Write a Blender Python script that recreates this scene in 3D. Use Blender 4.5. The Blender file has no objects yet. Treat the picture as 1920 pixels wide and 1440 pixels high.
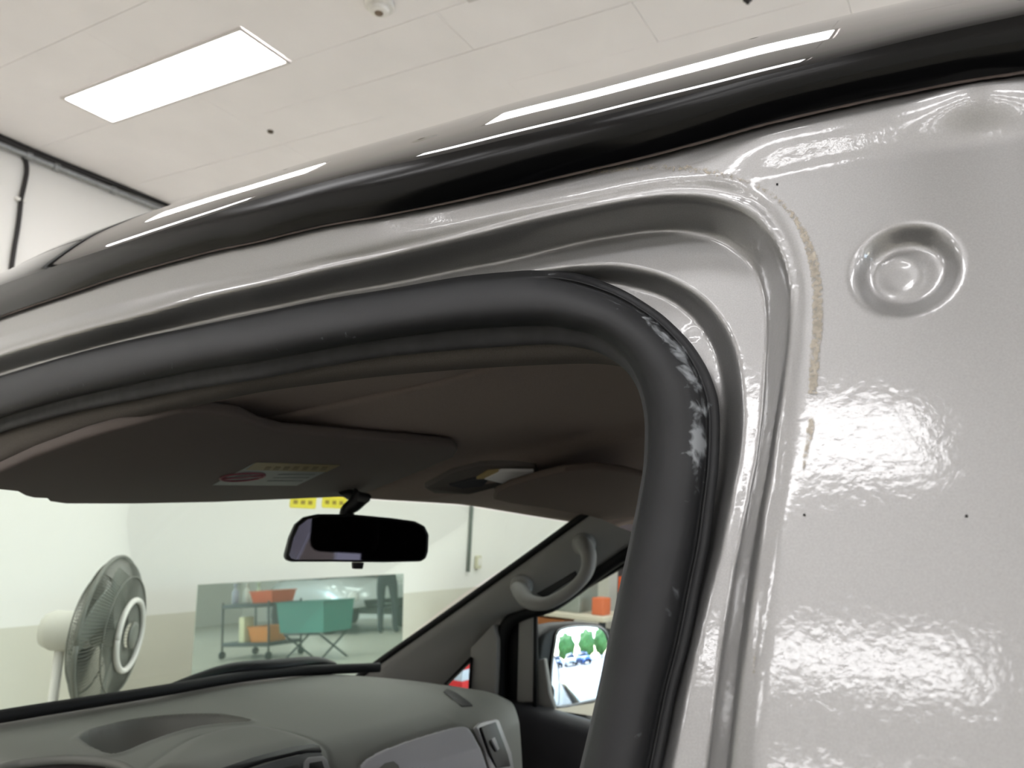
import bpy, math, random
import numpy as np
from mathutils import Vector, Matrix
random.seed(4)
rng = np.random.default_rng(4)
S = bpy.context.scene
COL = S.collection
# ------------------------------------------------------------------ camera
F = 1494.0
R = np.array([[0.5049, -0.1683, -0.84661], [-0.86178, -0.04261, -0.50548], [0.049, 0.98481, -0.16656]])
CAM = np.array([0.0, 0.0, 1.5])
cd = bpy.data.cameras.new('camera')
cam = bpy.data.objects.new('camera', cd)
COL.objects.link(cam)
cd.sensor_width = 36.0
cd.lens = F / 1920 * 36
cd.clip_start = 0.02
cd.clip_end = 300
cd.dof.use_dof = True
cd.dof.focus_distance = 0.60
cd.dof.aperture_fstop = 12
M = Matrix([list(R[0]) + [0], list(R[1]) + [0], list(R[2]) + [1.5], [0, 0, 0, 1]])
q_, t_ = M.to_quaternion(), M.to_translation()
cam.rotation_mode = 'QUATERNION'
cam.rotation_quaternion = q_
cam.location = t_
S.camera = cam
# ------------------------------------------------------------------ view, sky, sun
vs = S.view_settings
vs.view_transform = 'Standard'
vs.look = 'None'
vs.exposure = 0.58
vs.gamma = 1.0
vs.use_curve_mapping = False
LAMP = 8.0
W = bpy.data.worlds.new('world')
S.world = W
W.use_nodes = True
wn = W.node_tree
bg = wn.nodes['Background']
sky = wn.nodes.new('ShaderNodeTexSky')
sky.sky_type = 'NISHITA'
sky.sun_disc = False
sky.sun_elevation = math.radians(55)
sky.sun_rotation = math.radians(200)
wn.links.new(sky.outputs[0], bg.inputs[0])
bg.inputs[1].default_value = 0.9
sun = bpy.data.lights.new('sun', 'SUN')
sun.energy = 3.2
sun.angle = math.radians(0.6)
so = bpy.data.objects.new('sun', sun)
COL.objects.link(so)
so.rotation_euler = (math.radians(25), math.radians(12), 0)

# ------------------------------------------------------------------ materials
def node_mat(name):
    m = bpy.data.materials.new(name)
    m.use_nodes = True
    return m, m.node_tree, m.node_tree.nodes['Principled BSDF']

def lin(c):
    return tuple((v / 12.92 if v <= 0.04045 else ((v + 0.055) / 1.055) ** 2.4) for v in [x / 255 for x in c]) + (1.0,)

def noise_bump(nt, b, scale, strength, dist=0.001, socket='Normal', detail=3):
    tc = nt.nodes.new('ShaderNodeTexCoord')
    n = nt.nodes.new('ShaderNodeTexNoise')
    n.inputs['Scale'].default_value = scale
    n.inputs['Detail'].default_value = detail
    bu = nt.nodes.new('ShaderNodeBump')
    bu.inputs['Strength'].default_value = strength
    bu.inputs['Distance'].default_value = dist
    nt.links.new(tc.outputs['Object'], n.inputs['Vector'])
    nt.links.new(n.outputs['Fac'], bu.inputs['Height'])
    nt.links.new(bu.outputs['Normal'], b.inputs[socket])
    return n

def vary(nt, b, rgb, scale, amount, detail=4):
    tc = nt.nodes.new('ShaderNodeTexCoord')
    n = nt.nodes.new('ShaderNodeTexNoise')
    n.inputs['Scale'].default_value = scale
    n.inputs['Detail'].default_value = detail
    r = nt.nodes.new('ShaderNodeValToRGB')
    c = lin(rgb)
    r.color_ramp.elements[0].position = 0.3
    r.color_ramp.elements[1].position = 0.7
    r.color_ramp.elements[0].color = tuple(x * (1 - amount) for x in c[:3]) + (1,)
    r.color_ramp.elements[1].color = tuple(min(1, x * (1 + amount)) for x in c[:3]) + (1,)
    nt.links.new(tc.outputs['Object'], n.inputs['Vector'])
    nt.links.new(n.outputs['Fac'], r.inputs['Fac'])
    nt.links.new(r.outputs['Color'], b.inputs['Base Color'])

MATS = {}
def mat(name, rgb, rough=0.5, metal=0.0, spec=0.5, coat=0.0, bump=None, var=None):
    if name in MATS:
        return MATS[name]
    m, nt, b = node_mat(name)
    b.inputs['Base Color'].default_value = lin(rgb)
    b.inputs['Roughness'].default_value = rough
    b.inputs['Metallic'].default_value = metal
    b.inputs['Specular IOR Level'].default_value = spec
    b.inputs['Coat Weight'].default_value = coat
    if bump:
        noise_bump(nt, b, *bump)
    if var:
        vary(nt, b, rgb, *var)
    MATS[name] = m
    return m

def emit_mat(name, col, strength):
    m = bpy.data.materials.new(name)
    m.use_nodes = True
    nt = m.node_tree
    nt.nodes.clear()
    e = nt.nodes.new('ShaderNodeEmission')
    e.inputs[0].default_value = col
    e.inputs[1].default_value = strength
    o = nt.nodes.new('ShaderNodeOutputMaterial')
    nt.links.new(e.outputs[0], o.inputs[0])
    return m

def glass_mat(name, tint, refl=0.5):
    m = bpy.data.materials.new(name)
    m.use_nodes = True
    nt = m.node_tree
    nt.nodes.clear()
    t = nt.nodes.new('ShaderNodeBsdfTransparent')
    t.inputs[0].default_value = tint
    g = nt.nodes.new('ShaderNodeBsdfGlossy')
    g.inputs['Roughness'].default_value = 0.0
    fr = nt.nodes.new('ShaderNodeFresnel')
    fr.inputs[0].default_value = 1.45
    mu = nt.nodes.new('ShaderNodeMath')
    mu.operation = 'MULTIPLY'
    mu.inputs[1].default_value = refl
    mx = nt.nodes.new('ShaderNodeMixShader')
    o = nt.nodes.new('ShaderNodeOutputMaterial')
    nt.links.new(fr.outputs[0], mu.inputs[0])
    nt.links.new(mu.outputs[0], mx.inputs[0])
    nt.links.new(t.outputs[0], mx.inputs[1])
    nt.links.new(g.outputs[0], mx.inputs[2])
    nt.links.new(mx.outputs[0], o.inputs[0])
    return m

# silver metallic paint: metallic base with a fine flake grain under an orange-peel clear coat
def silver_paint():
    m, nt, b = node_mat('silver_paint')
    b.inputs['Metallic'].default_value = 0.75
    b.inputs['Roughness'].default_value = 0.43
    b.inputs['Coat Weight'].default_value = 1.0
    b.inputs['Coat Roughness'].default_value = 0.02
    b.inputs['Coat IOR'].default_value = 1.55
    vary(nt, b, (148, 147, 147), 1100, 0.07, 2)
    n = noise_bump(nt, b, 210, 0.10, 0.0012, 'Coat Normal', 4)
    noise_bump(nt, b, 1800, 0.15, 0.0003, 'Normal', 2)
    return m
M_SILVER = silver_paint()
M_BLACKGLOSS = mat('gloss_black', (9, 9, 11), 0.03, 0, 0.5, 0.0)
M_BAND = mat('black_film', (7, 7, 8), 0.16, 0, 0.22)
M_BLACKGLOSS.node_tree.nodes['Principled BSDF'].inputs['Coat Roughness'].default_value = 0.01
M_HEAD = mat('headliner_fabric', (150, 137, 129), 0.95, 0, 0.1, bump=(1400, 0.5, 0.0006), var=(900, 0.18))
M_VISOR = mat('visor_vinyl', (98, 90, 86), 0.8, 0, 0.2, bump=(900, 0.3, 0.0004))
M_DASH = mat('dash_plastic', (112, 113, 107), 0.55, 0, 0.4, bump=(1500, 0.35, 0.0004))
M_DASHD = mat('dash_dark_plastic', (52, 52, 56), 0.5, 0, 0.4, bump=(1500, 0.3, 0.0004))
M_SATIN = mat('satin_grey_plastic', (150, 150, 152), 0.35, 0.3, 0.5)
M_PILLAR = mat('pillar_plastic', (158, 157, 153), 0.6, 0, 0.35, bump=(1200, 0.3, 0.0004))
M_BLACK = mat('black_rubber', (22, 22, 23), 0.6, 0, 0.3, bump=(300, 0.15, 0.0005))
M_BLACKP = mat('black_plastic', (16, 16, 18), 0.45, 0, 0.4)
M_CHROME = mat('chrome', (225, 226, 228), 0.08, 1.0)
M_MIRROR = mat('mirror_silver', (235, 238, 240), 0.0, 1.0)
M_MIRRORD = mat('mirror_tinted', (72, 68, 72), 0.02, 1.0)
M_WHITE = mat('white_plastic', (225, 222, 215), 0.5)
M_CABLE = mat('black_cable', (30, 27, 26), 0.6)
M_GALV = mat('galvanised_conduit', (150, 152, 152), 0.4, 0.6, var=(40, 0.15))
M_ORANGE = mat('orange_plastic', (226, 92, 40), 0.45)
M_TEAL = mat('teal_plastic', (70, 140, 130), 0.5)
M_DKMETAL = mat('dark_steel', (60, 64, 68), 0.5, 0.5)
M_LTYELLOW = mat('cream_card', (232, 226, 190), 0.7)
M_YELLOW = mat('yellow_vinyl', (228, 214, 60), 0.5)
M_INK = mat('dull_ink', (150, 130, 40), 0.6)
M_RED = mat('red_plastic', (200, 40, 45), 0.5)
M_WOOD = mat('rough_wood', (150, 120, 85), 0.8, var=(30, 0.25))
M_GLASSW = glass_mat('windscreen_glass', (0.90, 0.985, 0.93, 1), 0.22)
M_GLASSS = glass_mat('side_glass', (0.93, 0.96, 0.94, 1), 0.3)
M_LENS = mat('lamp_lens', (235, 235, 235), 0.25, 0, 0.6, 0.5)

# ------------------------------------------------------------------ geometry helpers
def ray(x, y):
    return R @ np.array([x - 960.0, -(y - 720.0), -F])

def on_z(x, y, z):
    r = ray(x, y)
    return CAM + r * ((z - CAM[2]) / r[2])

def on_x(x, y, X):
    r = ray(x, y)
    return CAM + r * ((X - CAM[0]) / r[0])

def on_y(x, y, Y):
    r = ray(x, y)
    return CAM + r * ((Y - CAM[1]) / r[1])

def on_surf(x, y, g, t0=1.0):
    """first point of the sight line where g(p) changes sign (march and bisect)"""
    r = ray(x, y)
    r = r / np.linalg.norm(r)
    a, ga = 0.25, g(CAM + r * 0.25)
    t = a
    while t < 6:
        t += 0.02
        gb = g(CAM + r * t)
        if ga * gb <= 0:
            lo, hi = t - 0.02, t
            for _ in range(30):
                mid = (lo + hi) / 2
                if g(CAM + r * mid) * ga > 0:
                    lo = mid
                else:
                    hi = mid
            return CAM + r * lo
        ga = gb
    return CAM + r * 2.0

def side_x(Y, Z):
    """the van's flank: leans in towards the roof and towards the front"""
    e = np.maximum(Y - 0.2, 0)
    return 0.42 + 0.40 * (Z - 1.6) + 0.05 * Y - 0.06 * np.clip(Z - 1.55, 0, 0.22) * np.tanh(Y / 0.2) + np.where(e < 0.9, 0.06 * e ** 2, 0.0486 + 0.108 * (e - 0.9))

def on_side(x, y, d=0.0):
    r = ray(x, y)
    t = 0.5 / max(r[0], 0.3 * abs(r[1]))
    for _ in range(18):
        p = CAM + r * t
        g = p[0] - side_x(p[1], p[2]) - d
        dg = r[0] - (0.4 * r[2] + 0.05 * r[1] + (min(max(p[1] - 0.2, 0) * 0.12, 0.108)) * r[1])
        t = t - g / max(dg, 0.15 * np.linalg.norm(r))
    return CAM + r * t

def cr(pts, n, closed=False):
    """Catmull-Rom through control points, n samples, parameter = control index"""
    P = np.asarray(pts, float)
    k = len(P)
    out = []
    for u in np.linspace(0, k - 1, n):
        i = min(int(u), k - 2)
        f = u - i
        p0 = P[i - 1] if i > 0 else 2 * P[0] - P[1]
        p1, p2 = P[i], P[i + 1]
        p3 = P[i + 2] if i + 2 < k else 2 * P[-1] - P[-2]
        out.append(0.5 * (2 * p1 + (p2 - p0) * f + (2 * p0 - 5 * p1 + 4 * p2 - p3) * f ** 2 + (3 * p1 - p0 - 3 * p2 + p3) * f ** 3))
    return np.array(out)

def link(name, me, m, parent=None, smooth=True):
    o = bpy.data.objects.new(name, me)
    COL.objects.link(o)
    if m is not None:
        for mm in (m if isinstance(m, (list, tuple)) else [m]):
            me.materials.append(mm)
    if smooth:
        me.polygons.foreach_set('use_smooth', [True] * len(me.polygons))
    if parent is not None:
        o.parent = parent
        o.matrix_parent_inverse = Matrix.Identity(4)
        o.location = -Vector(wloc(parent))
    return o

LOC = {}
def wloc(o):
    v = Vector(o.location)
    while o.parent is not None:
        o = o.parent
        v = v + Vector(o.location)
    return v

def tag(o, label=None, cat=None, group=None, kind=None):
    if label: o['label'] = label
    if cat: o['category'] = cat
    if group: o['group'] = group
    if kind: o['kind'] = kind
    return o

def empty(name, loc, label, cat, group=None):
    o = bpy.data.objects.new(name, None)
    COL.objects.link(o)
    o.location = loc
    o.empty_display_size = 0.1
    return tag(o, label, cat, group)

def pydata(name, verts, faces, m, parent=None, smooth=True):
    me = bpy.data.meshes.new(name)
    me.from_pydata([tuple(map(float, v)) for v in verts], [], [tuple(int(i) for i in f) for f in faces])
    me.update()
    return link(name, me, m, parent, smooth)

def grid(name, V, m, parent=None, mask=None, thick=0.0, flip=False, close_u=False):
    """V: (n,k,3) array; mask (n-1,k-1) of kept cells; thick > 0 adds a Solidify modifier"""
    n, k = V.shape[:2]
    idx = np.arange(n * k).reshape(n, k)
    a, b, c, d = idx[:-1, :-1], idx[1:, :-1], idx[1:, 1:], idx[:-1, 1:]
    if flip:
        q = np.stack([a, d, c, b], -1)
    else:
        q = np.stack([a, b, c, d], -1)
    q = q[mask] if mask is not None else q.reshape(-1, 4)
    used, inv = np.unique(q, return_inverse=True)
    q = inv.reshape(-1, 4)
    P = V.reshape(-1, 3)[used]
    me = bpy.data.meshes.new(name)
    me.vertices.add(len(P))
    me.vertices.foreach_set('co', P.astype(np.float32).ravel())
    me.loops.add(q.size)
    me.loops.foreach_set('vertex_index', q.ravel().astype(np.int32))
    me.polygons.add(len(q))
    me.polygons.foreach_set('loop_start', np.arange(0, q.size, 4, dtype=np.int32))
    me.update(calc_edges=True)
    me.validate()
    o = link(name, me, m, parent)
    if thick:
        s = o.modifiers.new('thickness', 'SOLIDIFY')
        s.thickness = thick
        s.offset = -1
    return o

def loft(name, curves, m, parent=None, **kw):
    return grid(name, np.stack(curves, 1), m, parent, **kw)

def box(name, lo, hi, m, parent=None, bev=0.0):
    lo, hi = np.array(lo, float), np.array(hi, float)
    v = [(x, y, z) for x in (lo[0], hi[0]) for y in (lo[1], hi[1]) for z in (lo[2], hi[2])]
    f = [(0, 1, 3, 2), (4, 6, 7, 5), (0, 4, 5, 1), (2, 3, 7, 6), (0, 2, 6, 4), (1, 5, 7, 3)]
    o = pydata(name, v, f, m, parent, smooth=False)
    if bev:
        bm = o.modifiers.new('bevel', 'BEVEL')
        bm.width = bev
        bm.segments = 3
        o.data.polygons.foreach_set('use_smooth', [True] * len(o.data.polygons))
    return o

def frames(P):
    P = np.asarray(P, float)
    T = np.gradient(P, axis=0)
    T /= np.linalg.norm(T, axis=1)[:, None] + 1e-12
    up = np.array([0, 0, 1.0]) if abs(T[0][2]) < 0.9 else np.array([1.0, 0, 0])
    A = []
    for t in T:
        a = up - t * (up @ t)
        a /= np.linalg.norm(a)
        up = a
        A.append(a)
    A = np.array(A)
    return T, A, np.cross(T, A)

def tube(name, P, r, m, parent=None, seg=12, caps=True):
    P = np.asarray(P, float)
    T, A, B = frames(P)
    rr = np.full(len(P), r) if np.isscalar(r) else np.asarray(r, float)
    ang = np.linspace(0, 2 * math.pi, seg, endpoint=False)
    V = P[:, None] + rr[:, None, None] * (np.cos(ang)[None, :, None] * A[:, None] + np.sin(ang)[None, :, None] * B[:, None])
    n = len(P)
    verts = V.reshape(-1, 3).tolist()
    faces = [(i * seg + j, i * seg + (j + 1) % seg, (i + 1) * seg + (j + 1) % seg, (i + 1) * seg + j) for i in range(n - 1) for j in range(seg)]
    if caps:
        faces += [tuple(range(seg))[::-1], tuple((n - 1) * seg + j for j in range(seg))]
    return pydata(name, verts, faces, m, parent)

def lathe(name, prof, origin, axis, m, parent=None, seg=32):
    """prof: list of (radius, height along axis)"""
    ax = np.array(axis, float)
    ax /= np.linalg.norm(ax)
    h = np.array([0, 0, 1.0]) if abs(ax[2]) < 0.9 else np.array([1.0, 0, 0])
    u = np.cross(ax, h); u /= np.linalg.norm(u)
    v = np.cross(ax, u)
    verts, faces = [], []
    for (r, z) in prof:
        for j in range(seg):
            a = 2 * math.pi * j / seg
            verts.append(np.array(origin) + ax * z + r * (math.cos(a) * u + math.sin(a) * v))
    for i in range(len(prof) - 1):
        for j in range(seg):
            faces.append((i * seg + j, i * seg + (j + 1) % seg, (i + 1) * seg + (j + 1) % seg, (i + 1) * seg + j))
    faces.append(tuple(range(seg))[::-1])
    faces.append(tuple((len(prof) - 1) * seg + j for j in range(seg)))
    return pydata(name, verts, faces, m, parent)

def slab(name, outline, normal, thick, m, parent=None, bev=0.0):
    """extrude a planar outline (list of 3D points) along -normal"""
    n = np.array(normal, float); n /= np.linalg.norm(n)
    P = [np.array(p, float) for p in outline]
    k = len(P)
    area = sum((np.cross(P[i] - P[0], P[(i + 1) % k] - P[0]) for i in range(k)), np.zeros(3))
    if area @ n < 0:
        P = P[::-1]
    Q = [p - n * thick for p in P]
    faces = [tuple(range(k)), tuple(range(k, 2 * k))[::-1]] + [(i, i + k, (i + 1) % k + k, (i + 1) % k) for i in range(k)]
    o = pydata(name, P + Q, faces, m, parent, smooth=False)
    if bev:
        b = o.modifiers.new('bevel', 'BEVEL')
        b.width = bev
        b.segments = 3
        b.limit_method = 'ANGLE'
        o.data.polygons.foreach_set('use_smooth', [True] * len(o.data.polygons))
    return o

def ss(t):
    t = np.clip(t, 0, 1)
    return t * t * (3 - 2 * t)

def rrect(cx, cy, w, h, r, n=6):
    out = []
    for sx, sy, a0 in ((1, 1, 0), (-1, 1, 90), (-1, -1, 180), (1, -1, 270)):
        for i in range(n + 1):
            a = math.radians(a0 + 90 * i / n)
            out.append((cx + sx * (w / 2 - r) + r * math.cos(a), cy + sy * (h / 2 - r) + r * math.sin(a)))
    return out

# ================================================================== ROOM
XL, XR, YB, YF, H = -6.5, 16.0, -9.0, 5.95, 4.0
m_ceil = mat('ceiling_paint', (240, 236, 235), 0.85, var=(1.7, 0.035))
m_wall = mat('wall_paint', (226, 224, 219), 0.8, var=(0.8, 0.02))
m_dado = mat('beige_dado_paint', (204, 201, 188), 0.6, var=(1.5, 0.03))
m_floor = mat('epoxy_floor', (172, 168, 156), 0.35, 0, 0.5, var=(0.9, 0.05))
def struct(o):
    o['kind'] = 'structure'
    return o
struct(box('floor', (XL, YB, -0.1), (XR, YF, 0), m_floor))
ceiling = struct(box('ceiling', (XL - .2, YB - .2, H + 0.012), (XR + .2, YF + .2, H + 0.15), m_ceil))
struct(box('wall_front', (XL, YF, 0), (XR, YF + .2, H), m_wall))
struct(box('wall_left', (XL - .2, YB, 0), (XL, YF, H), m_wall))
struct(box('wall_right', (XR, YB, 0), (XR + .2, YF, H), m_wall))
# rear wall with the wide open roller-door opening
DX0, DX1, DZ = -1.0, 10.5, 3.3
bw = struct(box('wall_back', (XL, YB - .2, 0), (DX0, YB, H), m_wall))
for lo, hi in (((DX1, YB - .2, 0), (XR, YB, H)), ((DX0, YB - .2, DZ), (DX1, YB, H))):
    box('wall_section', lo, hi, m_wall, bw)
struct(box('trim_1', (XL, YF - 0.004, 0), (XR, YF, 0.574), m_dado))
# ceiling boards, butted with thin open joints
BW, BL = 0.365, 1.83
lamp_slots = set()
x0 = 2.712 - BW / 2
bi = 0
board_me = {}
for i in range(-5, 19):
    for j in range(-3, 4):
        off = 0.0 if i % 2 == 0 else BL / 2
        ya = 3.205 + j * BL + off
        yb = ya + BL
        xa = x0 + i * BW
        if i % 4 == 0:
            ya = 4.125 + 0.83 + (j - 1) * 2.87
            yb = ya + 1.21
        ya, yb = max(ya, -2.5), min(yb, YF)
        if yb - ya < 0.05:
            continue
        if i % 4 == 0 or xa > 9:
            pass
        zj = H + random.uniform(-0.0012, 0.0012)
        g = 0.0011
        box('ceiling_board', (xa + g, ya + g, zj), (xa + BW - g, yb - g, H + 0.012), m_ceil, ceiling)
# ceiling lamps
M_LAMP = emit_mat('lamp_diffuser', (1.0, 0.99, 0.995, 1), LAMP)
M_LFRAME = mat('lamp_frame_white', (205, 200, 196), 0.5)
def rot_link(o, p):
    return o
proto = None
for i in range(-6, 7):
    for j in (-4, -3, -2, -1, 0):
        cx, cy = 2.712 + i * 4 * BW, 4.125 + j * 2.87
        if i == 0 and j == 0:
            lb = 'flat white ceiling lamp panel nearest the wall with the black cable'
        else:
            lb = 'flat white ceiling lamp panel farther back in the rows, out of the picture'
        if proto is None:
            lamp = empty('ceiling_lamp', (cx, cy, H), lb, 'ceiling lamp', 'ceiling lamp panels set in rows')
            hw, hl = 0.165, 0.81
            fw = 0.018
            bm_v, bm_f = [], []
            for (a, z) in ((0.0, 0.0), (0.0, -0.012), (fw, -0.012), (fw, -0.006)):
                bm_v += [(sx * (hw + fw - a), sy * (hl + fw - a), z) for sx, sy in ((-1, -1), (1, -1), (1, 1), (-1, 1))]
            for k in range(3):
                for s in range(4):
                    bm_f.append((k * 4 + s, k * 4 + (s + 1) % 4, k * 4 + 4 + (s + 1) % 4, k * 4 + 4 + s))
            fr = pydata('frame', bm_v, bm_f, M_LFRAME, None, False)
            di = pydata('diffuser', [(x, y, -0.008) for x, y in rrect(0, 0, 2 * hw, 2 * hl, 0.02, 4)], [tuple(range(20))[::-1]], M_LAMP, None, False)
            for c in (fr, di):
                c.parent = lamp
            proto = (lamp, fr, di)
        else:
            lamp = proto[0].copy()
            COL.objects.link(lamp)
            lamp.location = (cx, cy, H)
            lamp['label'] = lb
            for c in proto[1:]:
                cc = c.copy()
                COL.objects.link(cc)
                cc.parent = lamp
        lamp['label'] = lb
# things on the ceiling
sd = empty('smoke_detector', tuple(on_z(712, 6, H)), 'round white smoke detector on the ceiling at the top edge of the picture', 'smoke detector')
p = np.array(sd.location)
lathe('base', [(0.075, 0), (0.075, -0.02), (0.068, -0.026)], p, (0, 0, 1), M_WHITE, sd)
lathe('sensor_cap', [(0.052, -0.024), (0.05, -0.045), (0.036, -0.054), (0.0, -0.056)], p, (0, 0, 1), M_WHITE, sd)
lathe('dark_vent', [(0.022, -0.055), (0.02, -0.060), (0.0, -0.061)], p, (0, 0, 1), mat('dusty_brown', (120, 104, 88), 0.8), sd)
p = on_z(507, 246, H)
tag(lathe('ceiling_bolt', [(0.012, 0.004), (0.02, 0), (0.02, -0.008), (0.012, -0.014), (0.0, -0.016)], p, (0, 0, 1), mat('dark_bolt', (84, 74, 60), 0.6)),
    'small dark bolt head alone on the bare ceiling above the car roof', 'bolt')
p = on_z(1402, -4, H)
tag(lathe('ceiling_anchor', [(0.014, 0.004), (0.022, 0), (0.022, -0.012), (0.009, -0.016), (0.009, -0.03), (0.0, -0.031)], p, (0, 0, 1), mat('black_bolt', (40, 36, 34), 0.6)),
    'tiny black ceiling anchor cut by the top edge right of the smoke detector', 'bolt')
# conduit and cables on the front wall
cpts = [on_y(-60, 252, YF - .03), on_y(310, 388, YF - .03)]
dx = (cpts[1] - cpts[0])
zc = on_y(150, 331, YF - .046)[2]
xa, xb = 0.5, 12.0
co = empty('conduit', (xa, YF - .046, zc), 'grey metal conduit pipe running level along the top of the white wall', 'pipe')
tube('pipe', [(x, YF - .046, zc) for x in np.linspace(xa, xb, 30)], 0.024, M_GALV, co)
for px in (50, 102, 210):
    X = on_y(px, 300 + (px - 50) * .37, YF - .03)[0]
    lathe('coupling', [(0.03, -0.022), (0.032, -0.02), (0.032, 0.02), (0.03, 0.022)], (X, YF - .046, zc), (1, 0, 0), M_GALV, co, 20)
zk = on_y(70, 283, YF - .03)[2]
cpx = [(-200, 178), (-80, 227), (0, 260), (50, 282), (100, 302), (175, 330), (250, 358), (310, 382), (420, 426)]
pts = cr([on_y(x, y, YF - .045) for x, y in cpx], 60)
pts = np.vstack([[[0.5, YF - .045, pts[0][2]]], pts, [[11.0, YF - .045, pts[-1][2]]]])
tag(tube('cable', pts, np.interp(np.arange(len(pts)), [0, 14, 60], [.036, .034, .017]), M_CABLE), 'thick black cable lying along the top of the wall conduit', 'cable')
dp = [(44, 294), (49, 305), (50, 322), (46, 345), (40, 372), (37, 400), (33, 430), (27, 465), (22, 500), (18, 540), (15, 600)]
pts = cr([on_y(x, y, YF - .02) for x, y in dp], 50)
dc = empty('drop_cable', tuple(pts[0]), 'thin black cable hanging down the white wall from the conduit', 'cable')
tube('wire', pts, 0.016, M_CABLE, dc)
pc = on_y(40, 375, YF - .02)
box('clip', pc - [.04, .012, .012], pc + [.03, .02, .012], M_WHITE, dc, .003)

tag(box('added_dark_mat', (-1.7, -1.2, 0.0), (0.32, 2.3, 0.012), mat('added_mat_black', (34, 34, 36), .8), None, .003), 'unseen black mat added on the floor beside the open van door to darken reflections', 'mat')  # out of view, added so the silver paint has something dark to reflect
# ================================================================== VAN
van = empty('van', (1.25, 0.0, 0.0), 'silver van with its front door opening seen close up, black roof edge and grey cabin', 'van')

# ---- traced outlines of the door opening, taken onto the flank at their own depth
SEAL = [((-260, 790), (-260, 885), (-260, 915)), ((-120, 742), (-120, 828), (-120, 856)), ((0, 705), (0, 785), (0, 812)), ((133, 665), (125, 749), (125, 777)),
        ((240, 638), (240, 723), (240, 753)), ((360, 613), (360, 697), (360, 730)), ((480, 588), (480, 679), (480, 712)), ((600, 563), (600, 657), (600, 689)),
        ((720, 543), (718, 637), (718, 670)), ((863, 517), (850, 620), (848, 657)), ((960, 506), (950, 613), (945, 650)), ((1010, 503), (1000, 611), (995, 647)),
        ((1060, 508), (1040, 612), (1035, 646)), ((1110, 520), (1075, 619), (1072, 650)), ((1167, 543), (1110, 627), (1105, 656)), ((1213, 570), (1140, 643), (1132, 666)),
        ((1250, 597), (1162, 661), (1155, 680)), ((1293, 640), (1182, 685), (1176, 698)), ((1320, 680), (1198, 715), (1192, 722)), ((1335, 712), (1207, 742), (1201, 746)),
        ((1347, 753), (1213, 774), (1207, 776)), ((1350, 807), (1215, 812), (1209, 812)), ((1347, 880), (1212, 875), (1206, 875)), ((1340, 940), (1202, 935), (1196, 935)),
        ((1330, 1020), (1186, 1015), (1180, 1015)), ((1315, 1095), (1169, 1092), (1163, 1092)), ((1293, 1205), (1146, 1200), (1140, 1200)), ((1268, 1300), (1126, 1298), (1120, 1298)),
        ((1240, 1440), (1093, 1440), (1087, 1440)), ((1212, 1570), (1062, 1570), (1056, 1570)), ((1180, 1720), (1028, 1720), (1022, 1720))]
NS = 240
Q0 = cr([s[0] for s in SEAL], NS)
Q2 = cr([s[1] for s in SEAL], NS)
Q3 = cr([s[2] for s in SEAL], NS)
RAIL = [(-330, (678, 697, 752)), (-230, (618, 638, 694)), (-130, (567, 588, 645)), (0, (513, 535, 593)), (120, (455, 493, 552)), (240, (411, 453, 512)), (390, (361, 404, 471)), (480, (333, 374, 452)),
        (600, (296, 343, 423)), (720, (262, 313, 402)), (840, (228, 287, 378)), (960, (193, 258, 351)), (1090, (159, 227, 320)), (1210, (126, 197, 292)),
        (1330, (93, 168, 260)), (1440, (63, 140, 229)), (1600, (25, 101, 192)), (1700, (2, 76, 171)), (1800, (-20, 53, 151)), (1920, (-46, 27, 132)), (2060, (-78, -6, 106)), (2250, (-120, -50, 72))]
NR = 200
R0 = cr([(x, v[0]) for x, v in RAIL], NR)
R01 = cr([(x, v[1]) for x, v in RAIL], NR)
R1 = cr([(x, v[2]) for x, v in RAIL], NR)
L1 = cr([(-260, 745), (-120, 694), (0, 650), (120, 613), (240, 580), (360, 543), (480, 516), (600, 486), (720, 460), (840, 436), (960, 409), (1093, 382), (1193, 362), (1260, 353),
         (1327, 354), (1387, 369), (1425, 393), (1453, 430), (1470, 468), (1480, 510), (1485, 560), (1482, 620), (1473, 693), (1467, 735), (1457, 800), (1447, 880),
         (1433, 960), (1417, 1080), (1402, 1193), (1390, 1280), (1374, 1440), (1361, 1570), (1346, 1720)], 260)
L2 = cr([(-260, 790), (-120, 738), (0, 697), (120, 663), (240, 630), (360, 603), (480, 577), (600, 550), (720, 530), (840, 507), (960, 487), (1093, 455), (1193, 440), (1240, 437),
         (1290, 441), (1345, 454), (1385, 478), (1408, 500), (1422, 525), (1432, 555), (1436, 590), (1437, 627), (1434, 690), (1432, 735), (1426, 800), (1414, 880),
         (1398, 960), (1375, 1080), (1357, 1193), (1345, 1280), (1325, 1440), (1310, 1570), (1292, 1720)], 260)
GO = cr([(-260, 830), (-120, 770), (0, 730), (240, 660), (480, 608), (700, 565), (860, 537), (960, 515), (1040, 503), (1100, 498), (1167, 497), (1247, 516), (1313, 553), (1358, 603),
         (1380, 650), (1391, 700), (1396, 770), (1392, 840), (1380, 900), (1368, 960), (1352, 1040), (1336, 1100), (1312, 1195), (1292, 1280), (1262, 1440), (1237, 1570), (1206, 1720)], 220)
GI = cr([(-260, 860), (-120, 800), (0, 760), (240, 690), (480, 640), (700, 597), (860, 568), (960, 545), (1040, 530), (1100, 526), (1160, 534), (1243, 557), (1300, 597), (1330, 640),
         (1348, 682), (1358, 740), (1361, 800), (1354, 880), (1341, 940), (1328, 1000), (1310, 1070), (1292, 1140), (1270, 1230), (1248, 1310), (1215, 1440), (1188, 1570), (1155, 1720)], 220)
D1, D2 = 0.038, 0.018
def pillar_w(Y, Z):
    """1 down the pillar side of the opening, 0 over its top"""
    return ss((1.725 - Z) / 0.09) * ss((0.50 - Y) / 0.15)
def depth1(Y, Z):
    return D1 + 0.0 * Z
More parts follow.
